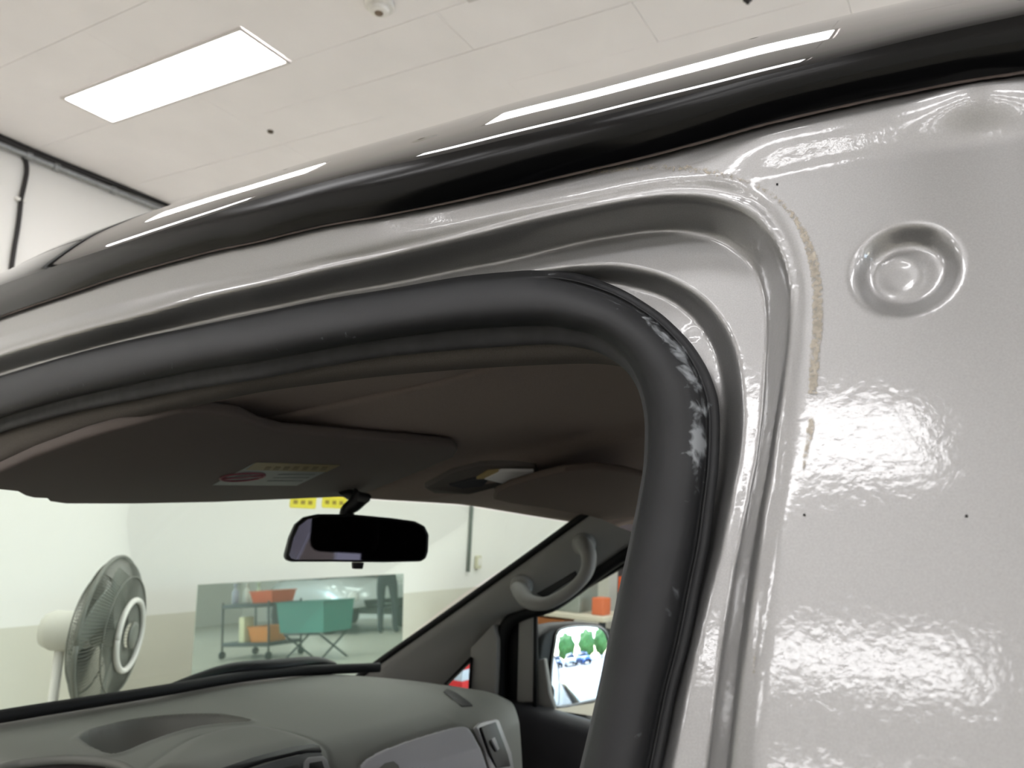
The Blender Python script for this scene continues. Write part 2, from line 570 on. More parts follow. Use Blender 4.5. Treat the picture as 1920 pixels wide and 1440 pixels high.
def depth2(Y, Z):
    return D2 + 0.0 * Z
def flat_at(C, f):
    out = []
    for x, y in C:
        d = 0.02
        for _ in range(4):
            p = on_side(x, y, d)
            d = f(p[1], p[2])
        out.append(on_side(x, y, d)[1:])
    return np.array(out)
def flat(C, d):
    return np.array([on_side(x, y, d)[1:] for x, y in C])
fL1, fL2, fGO, fGI = flat(L1, 0), flat_at(L2, depth1), flat_at(GO, depth1), flat_at(GI, lambda Y, Z: depth1(Y, Z) + depth2(Y, Z))
fR1 = flat(R1, -0.003)
fQ = flat(Q0 * .55 + Q2 * .45, 0.035)

def sdist(P, C):
    """signed distance from points P (N,2) to polyline C; positive inside the door opening"""
    A, B = C[:-1], C[1:]
    out = np.empty(len(P))
    AB = B - A
    L = (AB ** 2).sum(1)
    for s in range(0, len(P), 20000):
        p = P[s:s + 20000]
        ap = p[:, None] - A[None]
        t = np.clip((ap * AB[None]).sum(2) / L[None], 0, 1)
        d = ap - t[..., None] * AB[None]
        dd = (d ** 2).sum(2)
        k = dd.argmin(1)
        cz = AB[k, 0] * ap[np.arange(len(p)), k, 1] - AB[k, 1] * ap[np.arange(len(p)), k, 0]
        out[s:s + 20000] = np.sqrt(dd[np.arange(len(p)), k]) * np.sign(cz)
    return out
probe = np.array([[0.5, 1.5]])
def sd_in(P, C):
    return sdist(P, C) * np.sign(sdist(probe, C)[0])

dcen = on_side(1697, 502)
dax = abs(on_side(1808, 502)[1] - on_side(1586, 502)[1]) / 2
daz = abs(on_side(1697, 410)[2] - on_side(1697, 594)[2]) / 2
wcen = on_side(1300, 628, D1 + D2)
def relief(P):
    """depth of the pressed sheet behind the flank at points (Y,Z)"""
    s1, s2 = sd_in(P, fL1), sd_in(P, fL2)
    t = np.where(s1 <= 0, 0, np.where(s2 >= 0, 1, s1 / np.maximum(s1 - s2, 1e-6)))
    pw = pillar_w(P[:, 0], P[:, 1])
    d = depth1(P[:, 0], P[:, 1]) * ((1 - pw) * ss((t - 0.12) / 0.78) + pw * (0.65 * t + 0.35 * ss(t)))
    g1, g2 = sd_in(P, fGO), sd_in(P, fGI)
    t = np.where(g1 <= 0, 0, np.where(g2 >= 0, 1, g1 / np.maximum(g1 - g2, 1e-6)))
    d = d + depth2(P[:, 0], P[:, 1]) * ((1 - pw) * ss((t - 0.15) / 0.7) + pw * (0.65 * t + 0.35 * ss(t)))
    # rolled shoulder just outside the step
    d = d + 0.0035 * np.exp(-(np.minimum(s1, 0) / 0.006) ** 2) * (s1 <= 0) + 0.0035 * (s1 > 0) * (1 - ss(t)) * np.clip(1 - s1 / .02, 0, 1)
    # crease under the roof edge towards the rear
    e = np.abs(sdist(P, fR1))
    Y = P[:, 0]
    amp = ss((0.165 - Y) / 0.07)
    amp2 = amp * (1 + 0.9 * np.exp(-((Y + 0.005) / 0.022) ** 2))
    prof = np.where(e < 0.012, -0.006 * ss(e / 0.012), -0.006 + 0.008 * ss((e - 0.012) / 0.036) - 0.002 * ss((e - 0.05) / 0.15))
    d = d + prof * amp2 * (s1 < 0.0)
    # the strip over the opening turns slightly downwards
    d = d + 0.38 * np.minimum(e, 0.032) * ss((Y - 0.2) / 0.3)
    # stamped round dish
    u, v = (P[:, 0] - dcen[1]) / dax, (P[:, 1] - dcen[2]) / daz
    uo, vo = u - 0.13 * 1.0, v + 0.02
    r = np.hypot(u, v)
    r2 = np.hypot(u - 0.14, v + 0.04)
    rr = np.where(r > 1, 1.0, r)
    d = d + 0.0115 * (1 - ss((rr - 0.55) / 0.45))
    d = d - 0.0011 * np.exp(-((r2 - 0.36) / 0.10) ** 2)
    # small spot-weld ring
    w = np.hypot(P[:, 0] - wcen[1], P[:, 1] - wcen[2]) / 0.0062
    d = d + 0.0007 * np.exp(-((w - 1) / 0.25) ** 2)
    return d

def sheet(name, y0, y1, z0, z1, step, m, extra=None, keep=None):
    Ys, Zs = np.arange(y0, y1 + 1e-6, step), np.arange(z0, z1 + 1e-6, step)
    YY, ZZ = np.meshgrid(Ys, Zs, indexing='ij')
    P = np.stack([YY.ravel(), ZZ.ravel()], 1)
    D = relief(P).reshape(YY.shape)
    V = np.stack([side_x(YY, ZZ) + D, YY, ZZ], -1)
    c = (P[:, 0] * 0)
    s = sd_in(P, fQ).reshape(YY.shape)
    e = -sd_in(P, fR1 + [0, 0.02]).reshape(YY.shape) if False else None
    topline = np.interp(YY.ravel(), fR1[::-1, 0], fR1[::-1, 1]).reshape(YY.shape) + 0.012
    ok = (s < 0.0) & (ZZ < topline)
    k = ok[:-1, :-1] & ok[1:, 1:] & ok[1:, :-1] & ok[:-1, 1:]
    return grid(name, V, m, van, mask=k, thick=0.0009, flip=True)
sheet('door_frame_panel', -0.16, 1.80, 1.24, 1.86, 0.002, M_SILVER)

# ---- black roof edge
def rail_point(C, d):
    return np.array([on_side(x, y, d) for x, y in C])
cur = []
ulist = []
FACE = 0.022
# lower lip, face, then the rounded top running inward up to and past the silhouette
for k in range(3):
    cur.append(rail_point(R1 + np.array([0, -1.0 + k * 0.0]), 0.012 - 0.0075 * k))
for f in (0.0, 0.03, 0.08, 0.2, 0.4, 0.6, 0.8, 0.92, 1.0):
    cur.append(rail_point(R1 * (1 - f) + R01 * f, -0.006 - FACE * f - 0.003 * math.sin(f * math.pi)))
LT = 0.27
RN = np.array([np.linalg.norm(ray(x, y)) for x, y in R0])
base_pts = None
for pf in (0.06, 0.14, 0.24, 0.36, 0.48, 0.6, 0.71, 0.8, 0.87, 0.92, 0.96, 0.985, 0.998):
    q = rail_point(R01 * (1 - pf) + R0 * pf, -0.006 - FACE)
    u = q - CAM
    u /= np.linalg.norm(u, axis=1)[:, None]
    cur.append(q + u * LT * (1 - math.sqrt(1 - pf * pf)))
top = cur[-1]
def run_back(c):
    e = c[-1]
    return np.vstack([c] + [[e + [0.05 * d, d, 0]] for d in (-0.25, -0.8, -1.6, -2.7)])
top = run_back(top)
cur = [run_back(c) for c in cur]
loft('roof_edge_band', cur[:12], M_BAND, van)
rail_o = loft('roof_edge', cur[11:], M_BLACKGLOSS, van)
# roof skin from the roof edge over to the far side
roof = []
for t in np.linspace(0, 1, 14):
    q = top.copy()
    q[:, 0] = top[:, 0] + (2.5 - 2 * 0 - top[:, 0] - top[:, 0] + 0.02) * t if False else top[:, 0] * (1 - t) + (2.50 - top[:, 0]) * t
    q[:, 2] = top[:, 2] + 0.05 * math.sin(math.pi * t)
    roof.append(q)
loft('roof_panel', roof, M_BLACKGLOSS, van)
# worn sealant bead where the black edge meets the silver sheet
bead = rail_point(R1 + [0, 1.5], -0.004)
tube('sealant_bead', bead, 0.0011 + 0.0005 * rng.random(len(bead)), mat('dirty_sealant', (120, 108, 104), 0.7), van, 6)

# ---- door seal: thin flange, ridge, fat rubber bulb
def seal_mat():
    m, nt, b = node_mat('seal_rubber')
    b.inputs['Roughness'].default_value = 0.6
    b.inputs['Specular IOR Level'].default_value = 0.32
    at = nt.nodes.new('ShaderNodeAttribute')
    at.attribute_name = 'wear'
    tc = nt.nodes.new('ShaderNodeTexCoord')
    n1 = nt.nodes.new('ShaderNodeTexNoise')
    n1.inputs['Scale'].default_value = 75
    n1.inputs['Detail'].default_value = 6
    n1.inputs['Distortion'].default_value = 1.2
    nt.links.new(tc.outputs['Object'], n1.inputs['Vector'])
    ad = nt.nodes.new('ShaderNodeMath'); ad.operation = 'ADD'
    nt.links.new(n1.outputs['Fac'], ad.inputs[0])
    nt.links.new(at.outputs['Fac'], ad.inputs[1])
    rp = nt.nodes.new('ShaderNodeValToRGB')
    rp.color_ramp.elements[0].position = 0.80
    rp.color_ramp.elements[1].position = 1.05
    rp.color_ramp.elements[0].color = (0, 0, 0, 1)
    rp.color_ramp.elements[1].color = (0.8, 0.8, 0.8, 1)
    nt.links.new(ad.outputs[0], rp.inputs['Fac'])
    n2 = nt.nodes.new('ShaderNodeTexNoise')
    n2.inputs['Scale'].default_value = 25
    n2.inputs['Detail'].default_value = 5
    nt.links.new(tc.outputs['Object'], n2.inputs['Vector'])
    r2 = nt.nodes.new('ShaderNodeValToRGB')
    r2.color_ramp.elements[0].color = lin((27, 27, 29))
    r2.color_ramp.elements[1].color = lin((37, 38, 40))
    nt.links.new(n2.outputs['Fac'], r2.inputs['Fac'])
    mx = nt.nodes.new('ShaderNodeMixRGB')
    mx.inputs['Color2'].default_value = lin((150, 154, 158))
    nt.links.new(rp.outputs['Color'], mx.inputs['Fac'])
    nt.links.new(r2.outputs['Color'], mx.inputs['Color1'])
    nt.links.new(mx.outputs['Color'], b.inputs['Base Color'])
    mr = nt.nodes.new('ShaderNodeMath'); mr.operation = 'MULTIPLY_ADD'
    mr.inputs[1].default_value = 0.3
    mr.inputs[2].default_value = 0.58
    nt.links.new(rp.outputs['Color'], mr.inputs[0])
    nt.links.new(mr.outputs[0], b.inputs['Roughness'])
    noise_bump(nt, b, 400, 0.12, 0.0006)
    return m
M_SEAL = seal_mat()
def lerp_side(f, d, A=Q0, B=Q2):
    return np.array([on_side(*(a * (1 - f) + b * f), dd) for a, b, dd in zip(A, B, d if hasattr(d, '__len__') else [d] * len(A))])
vert = ss((np.arange(NS) / NS - 0.40) / 0.2)          # 0 along the top, 1 down the pillar
us = [0.0, 0.0, 0.03, 0.07, 0.11, 0.125, 0.145, 0.165, 0.18, 0.22, 0.28, 0.36, 0.45, 0.55, 0.65, 0.74, 0.82, 0.89, 0.94, 0.975, 0.995, 1.0, 0.99, 0.96]
ds = []
for k, u in enumerate(us):
    if k == 0: d = 0.052
    elif u <= 0.11 and k < 10: d = 0.034 - 0.004 * min(1, u / .04)
    elif u <= 0.165 and k < 10: d = 0.0285 if u == 0.125 else (0.0275 if u == .145 else .031)
    elif k == 22: d = 0.052
    elif k == 23: d = 0.062
    else:
        c = (u - 0.58) / 0.42
        d = 0.040 - 0.026 * math.sqrt(max(0, 1 - min(1, abs(c)) ** 2.2))
    # along the top the flange is tucked under the bulb
    dt = 0.040 - 0.026 * math.sqrt(max(0, 1 - abs(2 * u - 1) ** 2.2)) if 0 < k < 22 else d
    ds.append((d, dt))
sfr = np.arange(NS) / (NS - 1) * (len(SEAL) - 1)
wfl = ss((sfr - 9.5) / 4)
def seal_shift():
    out = []
    for a, b in zip(Q0, Q2):
        p = on_side(*(a * .8 + b * .2), 0.04)
        out.append(depth1(p[1], p[2]) + depth2(p[1], p[2]) - D1 - D2)
    return np.array(out)
SHIFT = seal_shift()
seal_c = [lerp_side(u, SHIFT + 0.010 + d * wfl + dt * (1 - wfl)) for u, (d, dt) in zip(us, ds)]
seal = loft('door_seal', seal_c, M_SEAL, van)
# scuff wear along the outer half of the corner
me = seal.data
att = me.attributes.new('wear', 'FLOAT', 'POINT')
sfrac = np.arange(NS) / (NS - 1) * (len(SEAL) - 1)
wear = np.zeros((NS, len(us)))
for i in range(NS):
    s = sfrac[i]
    corner = math.exp(-((s - 17.5) / 3.6) ** 2)
    col = 0.55 * math.exp(-((s - 21.5) / 1.5) ** 2)
    low = 0.16 * (1 if 24 < s < 29 else 0)
    topm = 0.2 * math.exp(-((s - 11) / 2.0) ** 2)
    for k, u in enumerate(us):
        wb = math.exp(-((u - 0.2) / 0.10) ** 2)
        wear[i, k] = 0.44 * corner * math.exp(-((u - 0.24) / 0.15) ** 2) + 0.70 * col * math.exp(-((u - 0.31) / 0.15) ** 2) + low * math.exp(-((u - 0.3) / 0.2) ** 2) + topm * math.exp(-((u - 0.08) / 0.07) ** 2) + (0.18 if 2 < s < 8 else 0) * math.exp(-((u - 0.8) / 0.15) ** 2)
# vertices all kept, in grid order
att.data.foreach_set('value', wear.ravel().astype(np.float32)[:len(me.vertices)])
# inner lip of the seal
lip = [lerp_side(f, d, Q2, Q3) for f, d in ((-0.1, 0.050), (0.1, 0.054), (0.35, 0.056), (0.7, 0.059), (0.95, 0.064), (1.0, 0.070), (0.98, 0.085))]
nl = NS
loft('seal_lip', [c[:nl] for c in lip], mat('seal_lip_rubber', (58, 58, 60), 0.65, var=(60, 0.2)), van)

# ---- headliner
# the plane of the folded sun visor through three of its corners
VP = [on_x(850, 838, 1.10), on_x(640, 932, 1.34), on_x(90, 941, 0.78)]
vn = np.cross(VP[1] - VP[0], VP[2] - VP[0])
vn /= np.linalg.norm(vn)
if vn[2] > 0:
    vn = -vn
def visor_z(X, Y):
    return VP[0][2] - ((X - VP[0][0]) * vn[0] + (Y - VP[0][1]) * vn[1]) / vn[2]
def head_z(X, Y):
    z = 1.668 - 0.138 * ss((Y - 0.45) / 0.67) * (0.3 + 0.7 * ss((X - 0.62) / 0.6))
    zv = visor_z(X, Y) + 0.020 - 6 * np.maximum(X - 1.32, 0) ** 2
    z = np.maximum(z, np.minimum(zv, 1.69))
    return z - 0.055 * np.clip((X - 1.25 - 0.42) / 0.28, 0, 2) ** 2
def front_edge(X):
    return 1.29 - 0.40 * np.maximum(X - 1.3, 0) ** 2 / 0.49 + 0.36 * np.maximum(1.1 - X, 0)
Xs = np.linspace(0.80, 2.02, 60)
hl = []
for t in np.linspace(0, 1, 70):
    row = []
    for X in Xs:
        Y = -1.6 + (front_edge(X) + 1.6) * t
        row.append((X, Y, head_z(X, Y)))
    hl.append(row)
loft('headliner', [np.array(r) for r in np.array(hl)], M_HEAD, van, thick=0.006, flip=True)
# trim band between the seal lip and the headliner
TB = cr([(-260, 965), (-120, 930), (0, 880), (53, 857), (160, 817), (280, 783), (340, 767), (480, 737), (600, 720), (713, 706), (850, 694), (960, 687), (1080, 682), (1140, 684), (1180, 692), (1200, 704), (1212, 722)], 160)
qi = Q3[:int(NS * (20 / 30))]
TA = np.array([qi[int(k)] for k in np.linspace(0, len(qi) - 1, 160)])
TAm = np.array([[x, np.interp(x, qi[:, 0], qi[:, 1])] for x in np.clip(TB[:, 0], -260, 1180)])
tb = []
for f, d in ((-0.05, 0.072), (0.15, 0.074), (0.5, 0.080), (0.85, 0.092), (1.0, 0.11), (1.0, 0.14)):
    tb.append(np.array([on_side(*(a * (1 - f) + b * f), d) for a, b in zip(TAm, TB)]))
tb3 = tb[-2].copy()
tb = tb[:-1]
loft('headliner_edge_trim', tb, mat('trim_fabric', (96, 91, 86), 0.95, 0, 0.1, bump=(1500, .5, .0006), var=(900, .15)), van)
ext = []
for f in (0.0, 0.15, 0.4, 0.7, 1.0):
    q = tb3.copy()
    q[:, 0] = tb3[:, 0] * (1 - f) + np.maximum(0.86, tb3[:, 0] + .03) * f
    q[:, 2] = tb3[:, 2] * (1 - f) ** 2 + (head_z(q[:, 0], q[:, 1]) + 0.006) * (1 - (1 - f) ** 2)
    if f > 0:
        q[:, 2] = np.where(q[:, 1] > 0.6, np.maximum(q[:, 2], visor_z(q[:, 0], q[:, 1]) + 0.018), q[:, 2])
    ext.append(q)
loft('headliner_side', ext, M_HEAD, van)

# ---- sun visors
def bilinear(c, nu, nv, bulge):
    A, B, Cc, Dd = [np.array(p, float) for p in c]
    out = np.zeros((nu, nv, 3))
    for i, u in enumerate(np.linspace(0, 1, nu)):
        for j, v in enumerate(np.linspace(0, 1, nv)):
            out[i, j] = (A * (1 - u) + B * u) * (1 - v) + (Dd * (1 - u) + Cc * u) * v
            out[i, j, 2] -= bulge * (1 - (2 * u - 1) ** 4) * (1 - (2 * v - 1) ** 4)
    return out
VIS = [(20, 800), (120, 788), (250, 776), (330, 771), (400, 775), (450, 783), (485, 800), (530, 812), (600, 817), (720, 826), (820, 834), (850, 838), (859, 846), (851, 858), (800, 880), (720, 912), (690, 924), (640, 932), (500, 938), (400, 942), (250, 945), (120, 945), (92, 941), (86, 935), (60, 934), (45, 930), (30, 922), (0, 919), (-160, 914), (-160, 850)]
def visor_plane(p):
    return float(p[2] - visor_z(p[0], p[1]))
VIS = [(0, 885), (60, 858), (160, 822), (250, 797), (320, 777), (340, 772), (400, 775)] + VIS[5:-2] + [(-30, 917), (-30, 898)]
vp = [on_surf(x, y, visor_plane) for x, y in VIS]
visor = slab('sun_visor', vp, vn, 0.016, M_VISOR, van, 0.005)
def on_vis(x, y, lift=0.0007):
    p = on_surf(x, y, visor_plane)
    n = np.array(vn) / np.linalg.norm(vn)
    return p + n * lift
slab('warning_label', [on_vis(*q) for q in ((398, 909), (480, 866), (638, 871), (556, 910))], vn, 0.0004, mat('label_white', (112, 116, 115), 0.5), visor)
slab('warning_band', [on_vis(*q, .0011) for q in ((461, 880), (480, 866), (638, 871), (612, 884))], vn, 0.0004, mat('label_yellow', (112, 92, 38), 0.5), visor)
c0 = np.array([on_vis(418 + 0 * k, 905, .0012) for k in range(1)][0])
ring = []
ex_, ey_ = (on_vis(510, 889) - on_vis(440, 889)) / 2, (on_vis(495, 882, 0) - on_vis(455, 905, 0)) / 2
cen = on_vis(455, 893, .0016)
m_lred = mat('label_red', (120, 62, 72), 0.5)
t1 = np.array([1.0, 0, -vn[0] / vn[2]]); t1 /= np.linalg.norm(t1); t2 = np.cross(vn, t1)
L_, R_ = on_vis(418, 902), on_vis(492, 884)
rad = 0.036
tube('ban_ring', [cen + rad * (math.cos(a) * t1 + math.sin(a) * t2) for a in np.linspace(0, 2 * math.pi, 40)], 0.0018, m_lred, visor, 6)
tube('ban_stroke', [cen + rad * k * (0.7 * t1 + 0.7 * t2) for k in (-1, 0, 1)], 0.0016, m_lred, visor, 6)
slab('ban_pictogram', [cen + rad * .55 * (math.cos(a) * t1 * .7 + math.sin(a) * t2) for a in np.linspace(0, 2 * math.pi, 12)[:-1]], vn, .0006, mat('label_ink', (90, 80, 84), .6), visor)
for k, xx in enumerate(np.linspace(500, 606, 7)):
    slab('label_lettering', [on_vis(xx + a, 877 + b * 1.0, .0015) for a, b in ((-6, 3), (-1, -3), (9, -3), (4, 3))], vn, .0004, mat('label_brown', (96, 78, 40), .6), visor)
for k in range(3):
    yy = 889 + 6 * k
    slab('label_text_line', [on_vis(xx, y2, .0012) for xx, y2 in ((520 - 10 * k, yy + 1), (523 - 10 * k, yy - 1), (592 - 12 * k, yy - 1), (589 - 12 * k, yy + 1))], vn, .0003, mat('label_grey', (98, 102, 102), .6), visor)
# bright gap above the near visor end
def head_g(p):
    return p[2] - head_z(p[0], p[1])
def on_head(x, y, drop=0.0):
    return on_surf(x, y, lambda p: p[2] + drop - head_z(p[0], p[1]))
PV = [(930, 925), (955, 912), (1000, 899), (1060, 884), (1120, 879), (1170, 885), (1230, 900), (1230, 990), (1190, 985), (1140, 978), (1100, 967), (1020, 953), (955, 944), (925, 937)]
pvp = []
def pv_plane(p):
    return p[2] - (1.535 - 0.20 * (p[1] - 0.9) - 0.05 * np.maximum(p[0] - 1.3, 0))
PVS = [on_surf(x, y, pv_plane) for x, y in PV]
v2 = slab('sun_visor', PVS, (-0.05, -0.20, -1), 0.014, mat('visor_far', (112, 100, 92), 0.85, 0, .2, bump=(900, .3, .0004)), van, 0.005)

# ---- overhead console with its map lamps
nz = (0, -0.14, -1)
con = slab('overhead_console', [on_head(x, y, 0.010) for x, y in ((795, 915), (850, 886), (900, 873), (960, 872), (1005, 878), (1010, 888), (985, 900), (930, 916), (880, 925), (815, 926))], nz, 0.016, mat('console_plastic', (92, 86, 82), 0.6), van, 0.003)
slab('map_lamp_lens', [on_head(x, y, 0.017) for x, y in ((908, 899), (940, 884), (1001, 884), (998, 892), (945, 908))], nz, 0.006, M_LENS, con, 0.001)
slab('amber_lens', [on_head(x, y, 0.015) for x, y in ((893, 899), (915, 886), (938, 884), (910, 898))], nz, 0.006, mat('amber_lens', (170, 150, 100), 0.3), con, 0.001)
slab('lamp_switch', [on_head(x, y, 0.013) for x, y in ((842, 911), (890, 899), (915, 902), (905, 912), (868, 917))], nz, 0.006, M_DASHD, con, 0.001)

# ---- windscreen, its base and black borders
BASE = cr([(-160, 1372), (0, 1343), (150, 1319), (300, 1295), (420, 1274), (520, 1262), (600, 1257), (650, 1255), (700, 1253)], 60)
ZB = 1.075
base3 = np.array([on_z(x, y, ZB) for x, y in BASE])
Xh = np.linspace(base3[0][0] + 0.1, 1.985, 60)
Xh = np.concatenate([np.linspace(0.50, 1.98, 60)])
head3 = np.array([(X, front_edge(X) + 0.012, head_z(X, front_edge(X)) - 0.002) for X in Xh])
ws = []
for t in np.linspace(0, 1, 16):
    q = head3 * (1 - t) + base3 * t
    q[:, 1] += 0.03 * math.sin(math.pi * t)
    q[:, 2] += 0.02 * math.sin(math.pi * t)
    ws.append(q)
loft('windscreen', ws, M_GLASSW, van)
tube('windscreen_base_seal', base3 + [0, -0.022, 0.005], 0.013, M_BLACK, van, 8)
# wiper resting on the base of the glass outside
wp = cr([on_z(345, 1293, ZB + .005) + [0, .05, 0], on_z(400, 1276, ZB + .012) + [0, .05, .0], on_z(460, 1264, ZB + .016) + [0, .05, .004], on_z(540, 1257, ZB + .016) + [0, .05, .004], on_z(615, 1251, ZB + .012) + [0, .05, .006], on_z(652, 1252, ZB) + [0, .05, .0]], 30)
tube('wiper_arm', wp, 0.014 * np.sin(np.linspace(0.15, math.pi - .4, 30)) + 0.004, M_BLACKP, van, 8)
slab('wiper_jet_cap', [on_y(x, y, 1.62) for x, y in ((262, 1304), (268, 1298), (280, 1298), (284, 1303))], (0, -1, 0), .01, mat('pale_blue_plastic', (120, 140, 180), .5), van, .002)

# ---- dashboard: rolled top with the tray and the cluster hood pressed into it
def dash_z(X, Y):
    z = 1.092 - 0.02 * np.clip((Y - 1.05) / 0.45, 0, 1.2) ** 2
    drop = np.maximum(1.03 - 0.12 * (np.minimum(X, 1.45) - 1.4) + 0.24 * np.maximum(X - 1.45, 0) - Y, 0)
    z = z - 3.2 * drop ** 2
    z = z - 0.9 * np.maximum(drop - 0.13, 0)
    z = z - 0.75 * np.maximum(X - 1.62, 0) ** 2
    return z
TRAY = np.array([(148, 1385), (165, 1372), (200, 1362), (250, 1351), (320, 1343), (400, 1341), (440, 1346), (468, 1354), (420, 1358), (370, 1364), (320, 1377), (270, 1395), (232, 1411), (205, 1415), (185, 1408), (165, 1398)])
tray3 = cr(np.array([on_surf(x, y, lambda p: p[2] - dash_z(p[0], p[1])) for x, y in list(map(tuple, TRAY)) + [tuple(TRAY[0])]])[:, :2], 90)
HUMP = [(255, 1460), (290, 1428), (350, 1390), (400, 1374), (440, 1367), (490, 1365), (540, 1373), (590, 1390), (612, 1408), (618, 1435), (625, 1470), (440, 1500)]
hump3 = cr(np.array([on_surf(x, y, lambda p: p[2] - dash_z(p[0], p[1])) for x, y in HUMP + [HUMP[0]]])[:, :2], 90)
GLOV = [(672, 1460), (672, 1432), (700, 1412), (750, 1392), (800, 1376), (850, 1363), (875, 1366), (888, 1378), (900, 1400), (915, 1440), (922, 1470)]
glov3 = cr(np.array([on_surf(x, y, lambda p: p[2] - dash_z(p[0], p[1])) for x, y in GLOV + [GLOV[0]]])[:, :2], 90)
def poly_sd(P, C):
    """signed distance to a closed polygon, positive inside"""
    A, B = C[:-1], C[1:]
    AB = B - A
    L = (AB ** 2).sum(1) + 1e-12
    out = np.empty(len(P))
    for s in range(0, len(P), 20000):
        p = P[s:s + 20000]
        ap = p[:, None] - A[None]
        t = np.clip((ap * AB[None]).sum(2) / L[None], 0, 1)
        d = ap - t[..., None] * AB[None]
        dd = np.sqrt((d ** 2).sum(2).min(1))
        x, y = p[:, :1], p[:, 1:]
        c = ((A[None, :, 1] > y) != (B[None, :, 1] > y)) & (x < AB[None, :, 0] * (y - A[None, :, 1]) / (AB[None, :, 1] + 1e-12) + A[None, :, 0])
        out[s:s + 20000] = np.where(c.sum(1) % 2 == 1, dd, -dd)
    return out
def dash_full(X, Y):
    P = np.stack([X.ravel(), Y.ravel()], 1)
    z = dash_z(P[:, 0], P[:, 1])
    t = poly_sd(P, tray3)
    z = z - 0.050 * ss(t / 0.022) * (t > 0) - 0.006 * (t > 0) + 0.003 * np.exp(-((t + .004) / .006) ** 2)
    h = poly_sd(P, hump3)
    z = z + 0.012 * ss((h + 0.01) / 0.05) - 0.004 * np.exp(-(h / 0.004) ** 2)
    g = poly_sd(P, glov3)
    z = z - 0.005 * np.exp(-(g / 0.004) ** 2)
    return z.reshape(X.shape)
xs = np.arange(0.50, 1.905, 0.005)
yb = np.interp(xs, base3[:, 0], base3[:, 1])
yb = np.where(xs > base3[-1, 0], base3[-1, 1] - (xs - base3[-1, 0]) * 0.95, yb)
ts = np.linspace(0, 1, 220)
XX = np.repeat(xs[:, None], len(ts), 1)
y0_ = 0.70 + 0.44 * (np.maximum(xs - 1.25, 0) / 0.7) ** 1.3
YY = y0_[:, None] + (yb - y0_)[:, None] * ts[None]
ZZ = dash_full(XX, YY)
dash = grid('dashboard', np.stack([XX, YY, ZZ], -1), M_DASH, van)
def on_dash(x, y, lift=0.003):
    return on_surf(x, y, lambda p: p[2] - lift - dash_z(p[0], p[1]))
def dash_n(p):
    e = 0.004
    gx = (dash_z(p[0] + e, p[1]) - dash_z(p[0] - e, p[1])) / (2 * e)
    gy = (dash_z(p[0], p[1] + e) - dash_z(p[0], p[1] - e)) / (2 * e)
    n = np.array([-gx, -gy, 1.0])
    return n / np.linalg.norm(n)
def dash_slab(name, px, lift, th, m, parent, bev=0.002):
    P = [on_dash(x, y, lift) for x, y in px]
    c = sum(P) / len(P)
    return slab(name, P, dash_n(c), th, m, parent, bev)
# cluster vent slot under the hood, switch panel and vents
dash_slab('cluster_slot', [(398, 1445), (470, 1420), (540, 1401), (585, 1393), (600, 1397), (604, 1408), (560, 1410), (500, 1424), (440, 1445)], 0.017, 0.008, M_BLACKP, dash)
dash_slab('cluster_panel', [(452, 1447), (520, 1424), (575, 1411), (602, 1410), (612, 1425), (616, 1470), (440, 1470)], 0.0185, 0.008, M_DASHD, dash)
fr = dash_slab('center_vent_frame', [(570, 1450), (572, 1425), (578, 1419), (606, 1416), (614, 1424), (622, 1450)], 0.027, 0.008, M_SATIN, dash)
dash_slab('center_vent_slats', [(580, 1450), (581, 1430), (604, 1426), (612, 1450)], 0.029, 0.004, M_BLACKP, dash, 0.001)
dash_slab('switch_plate', [(528, 1450), (532, 1438), (560, 1430), (566, 1450)], 0.026, 0.005, M_BLACKP, dash, 0.001)
gxs = np.arange(glov3[:, 0].min(), min(glov3[:, 0].max(), 1.9), 0.0025)
gys = np.arange(glov3[:, 1].min(), glov3[:, 1].max(), 0.0025)
GXX, GYY = np.meshgrid(gxs, gys, indexing='ij')
gsd = poly_sd(np.stack([GXX.ravel(), GYY.ravel()], 1), glov3).reshape(GXX.shape)
okk = gsd > 0.004
kk = okk[:-1, :-1] & okk[1:, 1:] & okk[1:, :-1] & okk[:-1, 1:]
grid('glove_box_lid', np.stack([GXX, GYY, dash_z(GXX, GYY) + 0.002 + 0.005 * ss((gsd - 0.004) / 0.008)], -1), mat('glovebox_plastic', (172, 172, 176), 0.55, 0, 0.5, bump=(1500, .25, .0003)), dash, mask=kk)
dash_slab('glove_box_latch', [(706, 1470), (708, 1442), (722, 1430), (738, 1426), (748, 1434), (752, 1450), (752, 1470)], 0.011, 0.004, M_DASH, dash, 0.002)
va = dash_slab('side_vent_frame', [(893, 1362), (900, 1354), (930, 1347), (936, 1350), (960, 1412), (966, 1450), (925, 1450), (912, 1405)], 0.014, 0.010, M_SATIN, dash, 0.003)
dash_slab('side_vent_slats', [(902, 1363), (930, 1353), (953, 1415), (958, 1436), (932, 1440), (918, 1405)], 0.0175, 0.006, M_BLACKP, dash, 0.002)
dash_slab('vent_tab', [(922, 1386), (928, 1382), (937, 1404), (933, 1408)], 0.0215, 0.004, M_SATIN, dash, 0.001)
dash_slab('dash_speaker_grille', [(838, 1290), (858, 1300), (880, 1316), (886, 1322), (866, 1323), (846, 1308), (832, 1296)], 0.003, 0.003, M_BLACKP, dash, 0.001)
